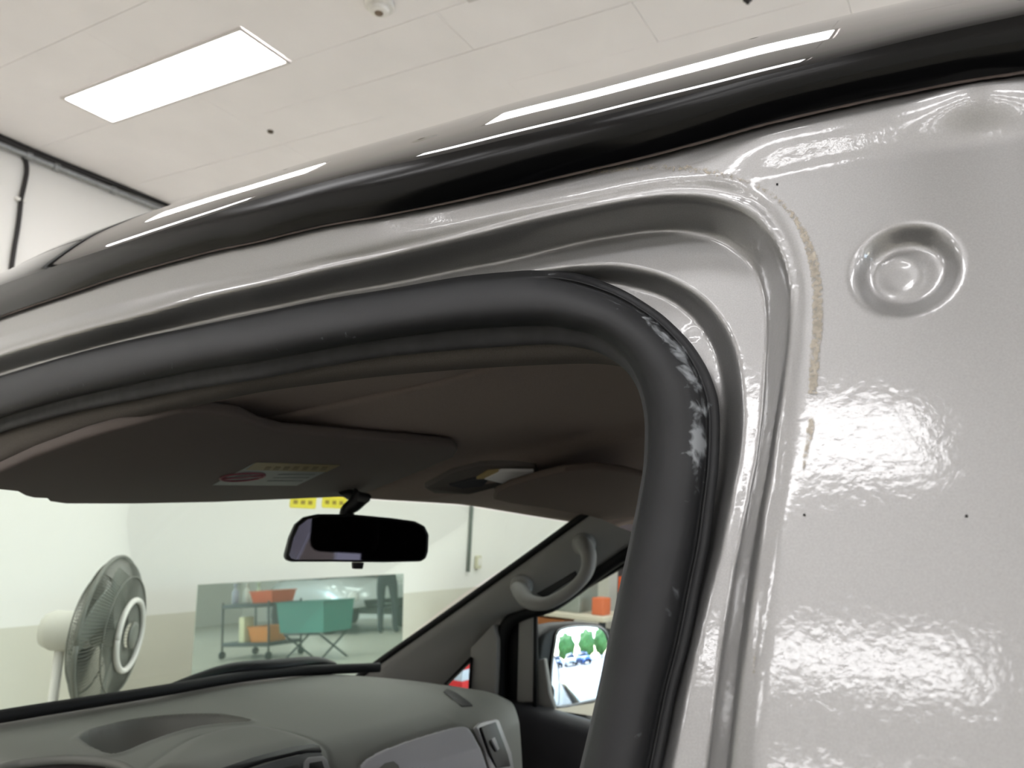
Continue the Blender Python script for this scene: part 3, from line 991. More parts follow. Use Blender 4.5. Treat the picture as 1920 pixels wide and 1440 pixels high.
# instrument hood at the driver's side
arc = cr([on_dash(x, y, 0.02) for x, y in ((-120, 1490), (0, 1441), (60, 1429), (130, 1424), (200, 1429), (240, 1442), (280, 1480))], 50)
ih0 = tube('instrument_hood', arc, 0.007, M_DASH, van, 10)
loft('instrument_hood_top', [arc + np.array([0, 0.07 * t, 0.006 - 0.055 * t * t]) for t in np.linspace(0, 1, 8)], M_DASH, van)
loft('instrument_face', [arc + np.array([0, 0.004 - 0.01 * t, -0.005 - 0.12 * t]) for t in np.linspace(0, 1, 5)], mat('dial_brown', (40, 34, 33), .5), van)

# ---- far A-pillar, quarter window, door frame
WE = cr([(1108, 962), (1060, 996), (1000, 1040), (940, 1083), (880, 1126), (820, 1169), (760, 1211), (705, 1250), (640, 1297), (580, 1340), (520, 1382)], 44)      # windscreen side
DE = cr([(1215, 1008), (1180, 1026), (1130, 1060), (1080, 1098), (1030, 1128), (985, 1143), (950, 1155), (915, 1186), (884, 1232), (834, 1283), (790, 1330)], 44)     # door side
def pil(f, k):
    a = np.array([on_x(x, y, 1.93) for x, y in WE])
    b = np.array([on_x(x, y, 2.0) for x, y in DE])
    p = a * (1 - f) + b * f
    p[:, 0] -= k
    return p
prof = [(0.0, -0.02), (0.0, 0.0), (0.04, 0.012), (0.15, 0.022), (0.35, 0.030), (0.55, 0.030), (0.75, 0.024), (0.9, 0.014), (0.97, 0.004), (1.0, -0.03)]
apil = loft('pillar_trim', [pil(f, k) for f, k in prof], M_PILLAR, van, flip=False)
tube('windscreen_side_seal', [on_x(x - 3, y - 3, 1.92) for x, y in WE], 0.0095, M_BLACK, van, 8)
# lower leg of the trim down behind the quarter window
def xslab(name, px, X, th, m, parent, bev=0.004):
    return slab(name, [on_x(x, y, X) for x, y in px], (-1, 0, 0), th, m, parent, bev)
xslab('quarter_window_post', [(882, 1215), (925, 1170), (932, 1200), (928, 1330), (905, 1325), (878, 1296)], 1.975, 0.03, M_PILLAR, van)
tube('quarter_window_seal', [on_x(x, y, 1.97) for x, y in ((884, 1234), (834, 1283), (880, 1298), (884, 1234))], 0.005, M_BLACK, van, 6)
xslab('quarter_glass', [(884, 1234), (834, 1283), (880, 1298)], 1.985, 0.003, M_GLASSS, van, 0)
# black door seal on the far opening and the window run
sl = cr([on_x(x, y, 2.01) for x, y in ((1230, 1006), (1185, 1031), (1130, 1066), (1080, 1104), (1035, 1134), (990, 1147), (962, 1160), (944, 1185), (938, 1230), (938, 1330))], 50)
tube('far_door_seal', sl, 0.019, M_BLACK, van, 10)
fd = xslab('far_door_frame', [(955, 1165), (985, 1150), (1000, 1145), (1003, 1300), (995, 1335), (940, 1330), (940, 1200)], 2.03, 0.03, M_BLACKP, van, .006)
xslab('window_channel', [(972, 1150), (1000, 1143), (1001, 1318), (968, 1318)], 2.015, 0.02, M_PILLAR, van, .006)
tube('window_run', [on_x(x, y, 2.012) for x, y in ((1004, 1130), (1004, 1230), (1003, 1325))], 0.006, M_BLACK, van, 8)
xslab('far_door_glass', [(1003, 1130), (1190, 1030), (1300, 1000), (1300, 1400), (1003, 1330)], 2.05, 0.004, M_GLASSS, van, 0)
tube('far_window_top_run', [on_x(x, y, 2.03) for x, y in ((1290, 985), (1190, 1043), (1130, 1078), (1060, 1118), (1004, 1138))], 0.012, M_BLACK, van, 8)
# far door card
dcard = []
for (z, x) in ((0.965, 2.06), (0.975, 2.03), (0.972, 1.985), (0.95, 1.96), (0.88, 1.95), (0.80, 1.95), (0.74, 1.90), (0.70, 1.90), (0.5, 1.94)):
    dcard.append(np.array([(x + 0.02 * math.sin(3 * y), y, z + 0.03 * ss((y - 0.75) / 0.4)) for y in np.linspace(-0.2, 1.22, 40)]))
loft('far_door_card', dcard, M_DASHD, van, thick=0.004, flip=False)
xslab('mirror_sail_panel', [(1000, 1240), (1020, 1235), (1030, 1300), (1040, 1330), (1000, 1335)], 2.04, 0.02, M_PILLAR, van)
# grab handle on the pillar
gh = cr([on_x(x, y, X) for x, y, X in ((972, 1100, 1.93), (978, 1112, 1.885), (992, 1128, 1.86), (1020, 1132, 1.85), (1050, 1120, 1.85), (1080, 1098, 1.85), (1100, 1072, 1.855), (1104, 1044, 1.87), (1098, 1026, 1.89), (1090, 1018, 1.93))], 50)
hnd = tube('grab_handle', gh, 0.019 + 0.004 * np.cos(np.linspace(0, 2 * math.pi, 50)), M_PILLAR, van, 14)
for (x, y) in ((975, 1098), (1092, 1020)):
    c = on_x(x, y, 1.915)
    lathe('handle_boss', [(0.03, 0.02), (0.028, -0.004), (0.02, -0.01), (0.0, -0.011)], c, (1, 0, 0), M_PILLAR, hnd, 20)
slot = xslab('handle_recess', [(1005, 1113), (1078, 1070), (1084, 1080), (1020, 1122)], 1.893, 0.006, M_BLACKP, van, .002)

# ---- interior mirror
mw = np.array([0.87, -0.5, 0]); mw /= np.linalg.norm(mw)
mn = np.array([-0.5, -0.87, 0.02]); mn /= np.linalg.norm(mn)
mc = np.array([1.268, 1.10, 0]); 
mc[2] = 1.5 + (ray(662, 1011)[2]) * (1.268 / ray(662, 1011)[0])
mu_ = np.array([0.0, 0, 1.0])
SHAPE = [(-0.149, -0.036), (-0.143, 0.0), (-0.134, 0.025), (-0.118, 0.040), (-0.09, 0.0475), (-0.02, 0.0500), (0.06, 0.0465), (0.115, 0.042), (0.138, 0.033), (0.149, 0.015), (0.150, -0.02), (0.146, -0.034), (0.135, -0.041), (0.05, -0.044), (-0.05, -0.0445), (-0.135, -0.046), (-0.145, -0.043)]
tilt = 0.04
def mpt(a, b, out=0.0, s=1.0):
    return mc + mw * a * s + mu_ * (b * s - tilt * a * 0.0) + mn * out
rv = slab('interior_mirror', [mpt(a, b, 0.012) for a, b in SHAPE], mn, 0.022, M_BLACKP, van, 0.006)
slab('mirror_glass', [mpt(a * 0.955, b * 0.90, 0.0128) for a, b in SHAPE], mn, 0.002, M_MIRRORD, rv, 0)
slab('day_night_tab', [mpt(a, b, 0.008) for a, b in ((-0.012, -0.045), (-0.010, -0.058), (0.010, -0.058), (0.012, -0.045))], mn, 0.012, M_BLACKP, rv, 0.002)
st = cr([on_x(650, 966, 1.275), on_x(652, 955, 1.275), on_x(664, 946, 1.28), on_x(672, 936, 1.285), on_x(680, 926, 1.29)], 16)
tube('mirror_stem', st, np.interp(np.linspace(0, 1, 16), [0, .3, 1], [0.016, 0.014, 0.022]), M_BLACKP, van, 10)
slab('mirror_mount', [on_x(x, y, 1.27) for x, y in ((635, 928), (655, 920), (700, 930), (690, 945), (655, 940))], (-.4, -.8, -.3), 0.02, M_BLACKP, van, .004)

# ---- far exterior mirror
en = np.array([-0.40, -0.915, 0.083]); en /= np.linalg.norm(en)
ewx = np.cross(np.array([0, 0, 1.0]), en); ewx /= np.linalg.norm(ewx)
if ewx @ R[:, 0] < 0: ewx = -ewx
eup = np.cross(en, ewx)
if eup[2] < 0: eup = -eup
ec = on_x(1094, 1252, 2.22)
def on_em(x, y, out=0.0):
    r = ray(x, y)
    t = ((ec + en * out - CAM) @ en) / (r @ en)
    return CAM + r * t
OUT = [(1012, 1205), (1018, 1186), (1035, 1174), (1060, 1169), (1100, 1167), (1130, 1170), (1143, 1183), (1149, 1210), (1150, 1245), (1146, 1290), (1138, 1312), (1115, 1320), (1050, 1330), (1030, 1325), (1018, 1315), (1008, 1290), (1005, 1250)]
em = slab('exterior_mirror', [on_em(x, y, 0.0) for x, y in OUT], en, 0.09, M_BLACKP, van, 0.015)
GL = [(1042, 1190), (1050, 1180), (1075, 1174), (1110, 1174), (1130, 1180), (1140, 1200), (1143, 1240), (1140, 1285), (1130, 1306), (1095, 1316), (1050, 1325), (1037, 1318), (1032, 1298), (1033, 1250)]
# gently convex glass: fan of rings about its centre
gl3 = np.array([on_em(x, y, 0.004) for x, y in GL])
gl3 = cr(np.vstack([gl3, gl3[:1]]), 60)
gc = gl3[:-1].mean(0)
rings = []
RC = 1.3
for t in np.linspace(0.02, 1, 14):
    q = gc + (gl3 - gc) * t
    rr2 = ((q - gc) ** 2).sum(1)
    rim = (((gl3 - gc) ** 2).sum(1)).max()
    rings.append(q + en[None] * ((rim - rr2) / (2 * RC))[:, None])
loft('mirror_glass', rings, M_MIRROR, em)
tube('mirror_rim', gl3 + en * 0.003, 0.0035, M_SATIN, em, 6)
tube('mirror_foot', [on_x(1020, 1300, 2.05), on_x(1018, 1290, 2.12), on_em(1025, 1280, -0.03)], 0.03, M_BLACKP, em, 10)

# ---- rest of the van so that it stands where it stands
def shell_strip(name, pts2, y0, y1, m, n=8, **kw):
    return loft(name, [np.array([(x, y, z) for y in np.linspace(y0, y1, n)]) for x, z in pts2], m, van, **kw)
# near flank below the picture and behind, cut round the door opening
def flank(name, y0, y1, z0, z1, ny, nz_, mirror=False):
    Ys, Zs = np.linspace(y0, y1, ny), np.linspace(z0, z1, nz_)
    YY, ZZ = np.meshgrid(Ys, Zs, indexing='ij')
    X = np.where(ZZ > 1.0, side_x(YY, np.maximum(ZZ, 1.0)), side_x(YY, 1.0) - 0.02 * ss((1.0 - ZZ) / .5))
    if mirror:
        X = 2.5 - X
    return grid(name, np.stack([X, YY, ZZ], -1), M_SILVER, van, thick=0.002)
fl = flank('rear_flank', -2.9, -0.158, 0.3, 1.83, 30, 24)
flank('lower_pillar_panel', -0.16, 0.10, 0.3, 1.245, 8, 20)
flank('far_rear_flank', -2.9, -0.35, 0.3, 1.83, 30, 24, True)
flank('far_door_skin', -0.35, 1.45, 0.3, 0.95, 20, 10, True)
box('rocker_sill', (0.40, 0.1, 0.30), (0.55, 1.5, 0.42), M_SILVER, van, .01)
box('cabin_floor', (0.5, -2.9, 0.38), (2.0, 1.6, 0.42), M_DASHD, van)
box('cargo_bulkhead', (0.52, -2.95, 0.4), (1.98, -2.9, 1.85), M_DASHD, van)
box('firewall', (0.55, 1.45, 0.4), (1.95, 1.5, 0.93), M_DASHD, van)
hoodc = []
for y, z in ((1.62, 0.985), (1.8, 0.965), (2.05, 0.92), (2.25, 0.83), (2.32, 0.70), (2.34, 0.35)):
    hoodc.append(np.array([(x, y - 0.25 * ((x - 1.25) / .85) ** 2, z - 0.10 * abs((x - 1.25) / .85) ** 3) for x in np.linspace(0.42, 2.08, 24)]))
loft('hood', hoodc, M_SILVER, van, thick=.002, flip=True)
for sx in (0.40, 2.10):
    for y in (1.85, -1.9):
        w = lathe('wheel', [(0.19, -0.09), (0.30, -0.10), (0.325, -0.07), (0.325, 0.07), (0.30, 0.10), (0.19, 0.09)], (sx + (0.12 if sx < 1 else -0.12), y, 0.325), (1, 0, 0), M_BLACK, van, 32)
        lathe('wheel_rim', [(0.19, -0.095), (0.17, -0.07), (0.03, -0.085), (0.03, 0.085), (0.17, 0.07), (0.19, 0.095)], (sx + (0.12 if sx < 1 else -0.12), y, 0.325), (1, 0, 0), M_GALV, w, 32)
# seats seen only in the interior mirror
for sx in (0.92, 1.62):
    s1 = box('seat_back', (sx - 0.24, -0.42, 0.75), (sx + 0.24, -0.26, 1.30), mat('seat_fabric', (48, 46, 50), 0.9), van, .05)
    box('headrest', (sx - 0.13, -0.44, 1.34), (sx + 0.13, -0.34, 1.50), MATS['seat_fabric'], s1, .04)
    box('seat_cushion', (sx - 0.25, -0.30, 0.62), (sx + 0.25, 0.25, 0.76), MATS['seat_fabric'], s1, .05)
# open front door swung out ahead of the camera, left of the frame
hx, hy = side_x(1.36, 1.0) - 0.02, 1.40
da = math.radians(47)
ddir = np.array([-math.sin(da), -math.cos(da), 0])
dnn = np.array([math.cos(da), -math.sin(da), 0])
def dpt(a, z, o=0.0):
    return np.array([hx, hy, z]) + ddir * a * 1.0 + dnn * o
od = slab('open_door', [dpt(0.02, 0.35), dpt(1.08, 0.35), dpt(1.10, 0.98), dpt(0.02, 0.98)], dnn, 0.07, M_SILVER, van, .01)
slab('door_card', [dpt(0.06, 0.38, .012), dpt(1.04, 0.38, .012), dpt(1.06, 0.97, .012), dpt(0.06, 0.97, .012)], dnn, 0.03, M_DASHD, od, .01)
slab('door_glass', [dpt(0.04, 0.98, -.03), dpt(0.35, 1.35, -.03), dpt(0.6, 1.57, -.03), dpt(0.9, 1.65, -.03), dpt(1.05, 1.59, -.03), dpt(1.09, 0.98, -.03)], dnn, .004, glass_mat('added_dark_tint', (0.22, 0.24, 0.23, 1), 1.0), od, 0)  # unseen pane, dark tint added to darken what the paint reflects
tube('window_frame', [dpt(0.03, 0.98, -.03), dpt(0.35, 1.35, -.03), dpt(0.6, 1.58, -.03), dpt(0.9, 1.66, -.03), dpt(1.06, 1.60, -.03), dpt(1.10, 0.98, -.03)], 0.025, M_BLACKP, od, 8)

# ---- marks on the panel: strips of old adhesive and drips
def residue_mat():
    m, nt, b = node_mat('adhesive_residue')
    b.inputs['Roughness'].default_value = 0.6
    vary(nt, b, (170, 161, 146), 260, 0.25, 4)
    tc = nt.nodes.new('ShaderNodeTexCoord')
    n = nt.nodes.new('ShaderNodeTexNoise')
    n.inputs['Scale'].default_value = 420
    n.inputs['Detail'].default_value = 4
    at = nt.nodes.new('ShaderNodeAttribute')
    at.attribute_name = 'wear'
    ad = nt.nodes.new('ShaderNodeMath'); ad.operation = 'ADD'
    r = nt.nodes.new('ShaderNodeValToRGB')
    r.color_ramp.elements[0].position = 0.78
    r.color_ramp.elements[1].position = 1.05
    r.color_ramp.elements[1].color = (0.7, 0.7, 0.7, 1)
    nt.links.new(tc.outputs['Object'], n.inputs['Vector'])
    nt.links.new(n.outputs['Fac'], ad.inputs[0])
    nt.links.new(at.outputs['Fac'], ad.inputs[1])
    nt.links.new(ad.outputs[0], r.inputs['Fac'])
    nt.links.new(r.outputs['Color'], b.inputs['Alpha'])
    noise_bump(nt, b, 500, 0.5, 0.0008)
    return m
M_RES = residue_mat()
def ribbon(name, px, widths, strength, n=90):
    C = cr(px, n)
    Wd = np.interp(np.linspace(0, 1, n), np.linspace(0, 1, len(widths)), widths)
    St = np.interp(np.linspace(0, 1, n), np.linspace(0, 1, len(strength)), strength)
    T = np.gradient(C, axis=0); T /= np.linalg.norm(T, axis=1)[:, None]
    N = np.stack([-T[:, 1], T[:, 0]], 1)
    fs = np.linspace(-1, 1, 9)
    rows, wv = [], []
    for f in fs:
        q = C + N * (Wd * f / 2)[:, None]
        p = np.array([on_side(x, y, 0) for x, y in q])
        dd = relief(p[:, 1:])
        p = np.array([on_side(x, y, e - 0.0006) for (x, y), e in zip(q, dd)])
        rows.append(p)
        wv.append(St * (1 - 0.75 * abs(f) ** 3))
    o = loft(name, rows, M_RES, van)
    a = o.data.attributes.new('wear', 'FLOAT', 'POINT')
    a.data.foreach_set('value', np.array(wv).T.ravel().astype(np.float32))
    return o
ribbon('adhesive_residue', [(1040, 334), (1110, 322), (1180, 316), (1260, 314), (1330, 322), (1390, 336), (1440, 360), (1480, 396), (1506, 436), (1524, 486), (1532, 540), (1533, 600), (1528, 660), (1524, 738)],
       [6, 14, 16, 16, 16, 14, 14, 14, 20, 24, 24, 24, 24, 22], [.25, .3, .3, .34, .38, .32, .36, .42, .5, .55, .55, .55, .55, .5])
ribbon('adhesive_drip', [(1522, 780), (1519, 805), (1514, 835), (1509, 860), (1506, 885)], [14, 18, 10, 12, 4], [.5, .5, .45, .5, .4], 40)
ribbon('adhesive_speck', [(1417, 1212), (1414, 1240), (1413, 1262)], [5, 6, 6], [.3, .45, .5], 20)
# small black chips
for (x, y, s) in ((1291, 366, 4), (1298, 370, 5), (1457, 345, 3), (1812, 967, 3), (1508, 965, 3)):
    p = on_side(x, y, 0)
    e = relief(np.array([p[1:]]))[0]
    p = on_side(x, y, e - 0.0005)
    r_ = 0.00022 * s
    lathe('paint_chip', [(r_, 0.0006), (r_ * .8, -0.0003), (0, -0.0004)], p, (1, 0.1, -0.4), M_BLACKP, van, 7)
# torn clip at the rear end of the roof edge
pt = on_side(1912, 22, -0.006)
tc_ = tube('roof_edge_clip', [pt + [0, .012, -.004], pt, pt + [0, -.03, .010]], [0.003, 0.007, 0.007], mat('scuffed_plastic', (120, 122, 128), .35, .3, var=(300, .5)), van, 8)

# ================================================================== THINGS BEYOND THE WINDSCREEN
# pedestal fan
fc = on_y(203, 1188, 2.95)
fa = np.array([0.593, -0.80, -0.03]); fa /= np.linalg.norm(fa)
fan = empty('pedestal_fan', (fc[0], fc[1], 0), 'grey wire-caged pedestal fan standing ahead of the windscreen', 'fan')
M_FGREY = mat('fan_grey', (118, 120, 112), 0.5, 0.2)
M_FBLADE = mat('fan_blade', (150, 154, 144), 0.4)
FR = -(R.T @ (fc - CAM))[2] * 141 / F
fu = np.cross(fa, [0, 0, 1.0]); fu /= np.linalg.norm(fu)
fv = np.cross(fu, fa)
def circ(r, o, n=48):
    return np.array([fc + fa * o + r * (math.cos(a) * fu + math.sin(a) * fv) for a in np.linspace(0, 2 * math.pi, n)])
tube('guard_rim', circ(FR, 0.0), 0.009, M_FGREY, fan, 8)
for o, r in ((0.075, FR * .42), (-0.075, FR * .42), (0.06, FR * .75), (-0.06, FR * .75)):
    tube('guard_ring', circ(r, o), 0.003, M_FGREY, fan, 6)
tube('guard_ring', circ(FR * .45, 0.082), 0.011, M_WHITE, fan, 8)
def spokes(sgn):
    V, Fc = [], []
    for k in range(130):
        a = 2 * math.pi * k / 130
        pr = [(0.16, .075), (0.42, .072), (0.75, .055), (0.93, .03), (1.0, 0.0)]
        q = np.array([fc + fa * sgn * o + FR * r * (math.cos(a + .25 * (1 - r)) * fu + math.sin(a + .25 * (1 - r)) * fv) for r, o in pr])
        T, A, B = frames(q)
        b0 = len(V)
        for i in range(len(q)):
            for c in range(3):
                an = c * 2.094
                V.append(q[i] + 0.0017 * (math.cos(an) * A[i] + math.sin(an) * B[i]))
        for i in range(len(q) - 1):
            for c in range(3):
                Fc.append((b0 + i * 3 + c, b0 + i * 3 + (c + 1) % 3, b0 + (i + 1) * 3 + (c + 1) % 3, b0 + (i + 1) * 3 + c))
    o = pydata('guard_wires', V, Fc, M_FGREY, fan)
    o['kind'] = 'stuff'
spokes(1); spokes(-1)
lathe('badge', [(FR * .17, .088), (FR * .17, .096), (FR * .12, .1), (0, .1)], fc, fa, M_FGREY, fan, 24)
for k in range(3):
    a0 = k * 2.094 + 0.35
    rows = []
    for r in np.linspace(0.16, 0.9, 9):
        row = []
        for w in np.linspace(-1, 1, 7):
            sp = 0.62 * math.sin(min(1, r * 1.1) * math.pi * .62) * (1 - .5 * max(0, r - .75) * 4 * .6)
            a = a0 + w * sp
            row.append(fc + fa * (0.035 * w) + FR * r * (math.cos(a) * fu + math.sin(a) * fv))
        rows.append(row)
    grid('blade', np.array(rows), M_FBLADE, fan, thick=.003)
lathe('blade_hub', [(FR * .16, -.05), (FR * .17, .03), (FR * .10, .05), (0, .055)], fc, fa, M_FBLADE, fan, 24)
lathe('motor_housing', [(.05, -.05), (.065, -.08), (.075, -.12), (.075, -.20), (.06, -.235), (0, -.245)], fc, fa, mat('fan_beige', (206, 205, 194), .5), fan, 28)
mot = fc - fa * .17
tube('pole', [(mot[0], mot[1], 0.03), (mot[0], mot[1], mot[2] - .04)], 0.018, M_WHITE, fan, 12)
lathe('base', [(.24, 0.0), (.24, .02), (.20, .035), (.05, .05), (.03, .08), (0, .08)], (mot[0], mot[1], 0.0), (0, 0, 1), M_FGREY, fan, 32)

# leaning sheet of glass that mirrors the workshop
PY, LE = 4.5, math.radians(3.6)
gn = np.array([0, -math.cos(LE), math.sin(LE)])
def on_pane(x, y):
    r = ray(x, y)
    t = ((np.array([0, PY, 0.0]) - CAM) @ gn) / (r @ gn)
    return CAM + r * t
tl, tr_ = on_pane(372, 1097), on_pane(757, 1075)
zt = (tl[2] + tr_[2]) / 2
gup = np.array([0, math.sin(LE), math.cos(LE)])
def pane_pt(x, z):
    return np.array([x, PY, 0]) + gup * (z / math.cos(LE))
gx0, gx1 = on_pane(357, 1290)[0] * .5 + tl[0] * .5, tr_[0]
gs = empty('glass_sheet', (.5 * (gx0 + gx1), PY, 0.0), 'large greenish sheet of glass propped ahead of the van, mirroring the workshop', 'glass')
def sheet_glass():
    m = bpy.data.materials.new('greenish_glass')
    m.use_nodes = True
    nt = m.node_tree
    nt.nodes.clear()
    g = nt.nodes.new('ShaderNodeBsdfGlossy'); g.inputs[0].default_value = (0.80, 0.88, 0.83, 1); g.inputs['Roughness'].default_value = 0.02
    d = nt.nodes.new('ShaderNodeBsdfDiffuse'); d.inputs[0].default_value = lin((130, 150, 138))
    mx = nt.nodes.new('ShaderNodeMixShader'); mx.inputs[0].default_value = 0.78
    o = nt.nodes.new('ShaderNodeOutputMaterial')
    nt.links.new(d.outputs[0], mx.inputs[1]); nt.links.new(g.outputs[0], mx.inputs[2]); nt.links.new(mx.outputs[0], o.inputs[0])
    return m
slab('glass_pane', [pane_pt(gx0, .10), pane_pt(gx1, .10), pane_pt(gx1, zt), pane_pt(gx0, zt)], gn, 0.006, sheet_glass(), gs, 0)
for x in (gx0 + .3, gx1 - .3):
    box('support_block', (x - .08, PY - .06, 0), (x + .08, PY + .30, .10), M_WOOD, gs, .005)
    tube('back_brace', [(x, PY + .27, .10), (x, PY + zt * math.tan(LE) + .03, zt * .85)], .02, M_WOOD, gs, 8)

def mirrored(x, y, dist):
    """where the thing stands that the glass shows at this spot, dist metres beyond the glass"""
    p = on_pane(x, y)
    r = ray(x, y); r = r / np.linalg.norm(r)
    q = r - 2 * (r @ gn) * gn
    return p + q * dist / np.hypot(q[0], q[1])
# utility cart with two shelves
ca = mirrored(490, 1255, 5.6)
def cart(cx, cy):
    c = empty('utility_cart', (cx, cy, 0), 'dark two-shelf utility cart mirrored in the glass sheet', 'cart')
    for z in (0.16, 0.66):
        box('shelf', (cx - .30, cy - .45, z), (cx + .30, cy + .45, z + .05), M_DKMETAL, c, .006)
    for sx in (-1, 1):
        for sy in (-1, 1):
            tube('post', [(cx + sx * .29, cy + sy * .44, .10), (cx + sx * .29, cy + sy * .44, .74)], .014, M_DKMETAL, c, 8)
            lathe('caster', [(.05, -.015), (.05, .015)], (cx + sx * .29, cy + sy * .44, .05), (0, 1, 0), M_BLACK, c, 16)
    return c
cart(ca[0], ca[1])
def bin_(name, lo, hi, m, label, cat):
    lo, hi = np.array(lo), np.array(hi)
    t = 0.02
    w, d, h = hi - lo
    def ringv(e, z): return [(lo[0] - e, lo[1] - e, z), (hi[0] + e, lo[1] - e, z), (hi[0] + e, hi[1] + e, z), (lo[0] - e, hi[1] + e, z)]
    V = ringv(-.03, lo[2]) + ringv(0, hi[2]) + ringv(.012, hi[2]) + ringv(.012, hi[2] + .012) + ringv(-t, hi[2] + .012) + ringv(-.03 - t, lo[2] + t)
    Fc = [(3, 2, 1, 0)]
    for k in range(5):
        for s in range(4):
            Fc.append((k * 4 + s, k * 4 + (s + 1) % 4, k * 4 + 4 + (s + 1) % 4, k * 4 + 4 + s))
    Fc.append((20, 21, 22, 23))
    return tag(pydata(name, V, Fc, m, None, False), label, cat)
cx, cy = ca[0], ca[1]
bin_('parts_bin', (cx - .22, cy + .0, .715), (cx + .22, cy + .42, .86), M_ORANGE, 'bright orange open parts bin on the top shelf of the cart', 'bin')
bin_('parts_bin', (cx - .26, cy + .02, .212), (cx + .10, cy + .40, .40), mat('amber_plastic', (232, 140, 50), .5), 'amber open parts bin on the bottom shelf of the cart', 'bin')
tag(box('carton', (cx - .27, cy - .14, .212), (cx - .10, cy - .04, .54), M_LTYELLOW, None, .004), 'upright cream carton on the bottom shelf of the cart', 'box')
for k, (ax_, ay_, col) in enumerate(((.0, -.30, M_WHITE), (.1, -.18, mat('pale_green_plastic', (190, 205, 180), .5)), (-.15, -.36, mat('lilac_plastic', (170, 170, 190), .5)))):
    tag(lathe('spray_bottle', [(.04, 0), (.045, .02), (.045, .16), (.02, .2), (.018, .24), (.03, .25), (.03, .27), (0, .275)], (cx + ax_, cy + ay_, .711), (0, 0, 1), col, None, 16),
        ('white spray bottle in the middle of the cart top', 'pale green spray bottle next to the orange bin on the cart', 'lilac spray bottle at the end of the cart top')[k], 'bottle')
# teal tub on a trestle stand
tu = mirrored(592, 1250, 4.2)
ts_ = empty('trestle_stand', (tu[0], tu[1], 0), 'dark crossed-leg trestle stand carrying the teal tub', 'stand')
for sy in (-.30, .30):
    tube('leg', [(tu[0] - .25, tu[1] + sy, 0.0), (tu[0] + .25, tu[1] + sy, .32)], .013, M_DKMETAL, ts_, 8)
    tube('leg', [(tu[0] + .25, tu[1] + sy, 0.0), (tu[0] - .25, tu[1] + sy, .32)], .013, M_DKMETAL, ts_, 8)
for sx in (-.25, .25):
    tube('rail', [(tu[0] + sx, tu[1] - .30, .32), (tu[0] + sx, tu[1] + .30, .32)], .013, M_DKMETAL, ts_, 8)
bin_('plastic_tub', (tu[0] - .28, tu[1] - .40, .335), (tu[0] + .28, tu[1] + .40, .70), M_TEAL, 'large teal plastic tub on the trestle stand', 'tub')
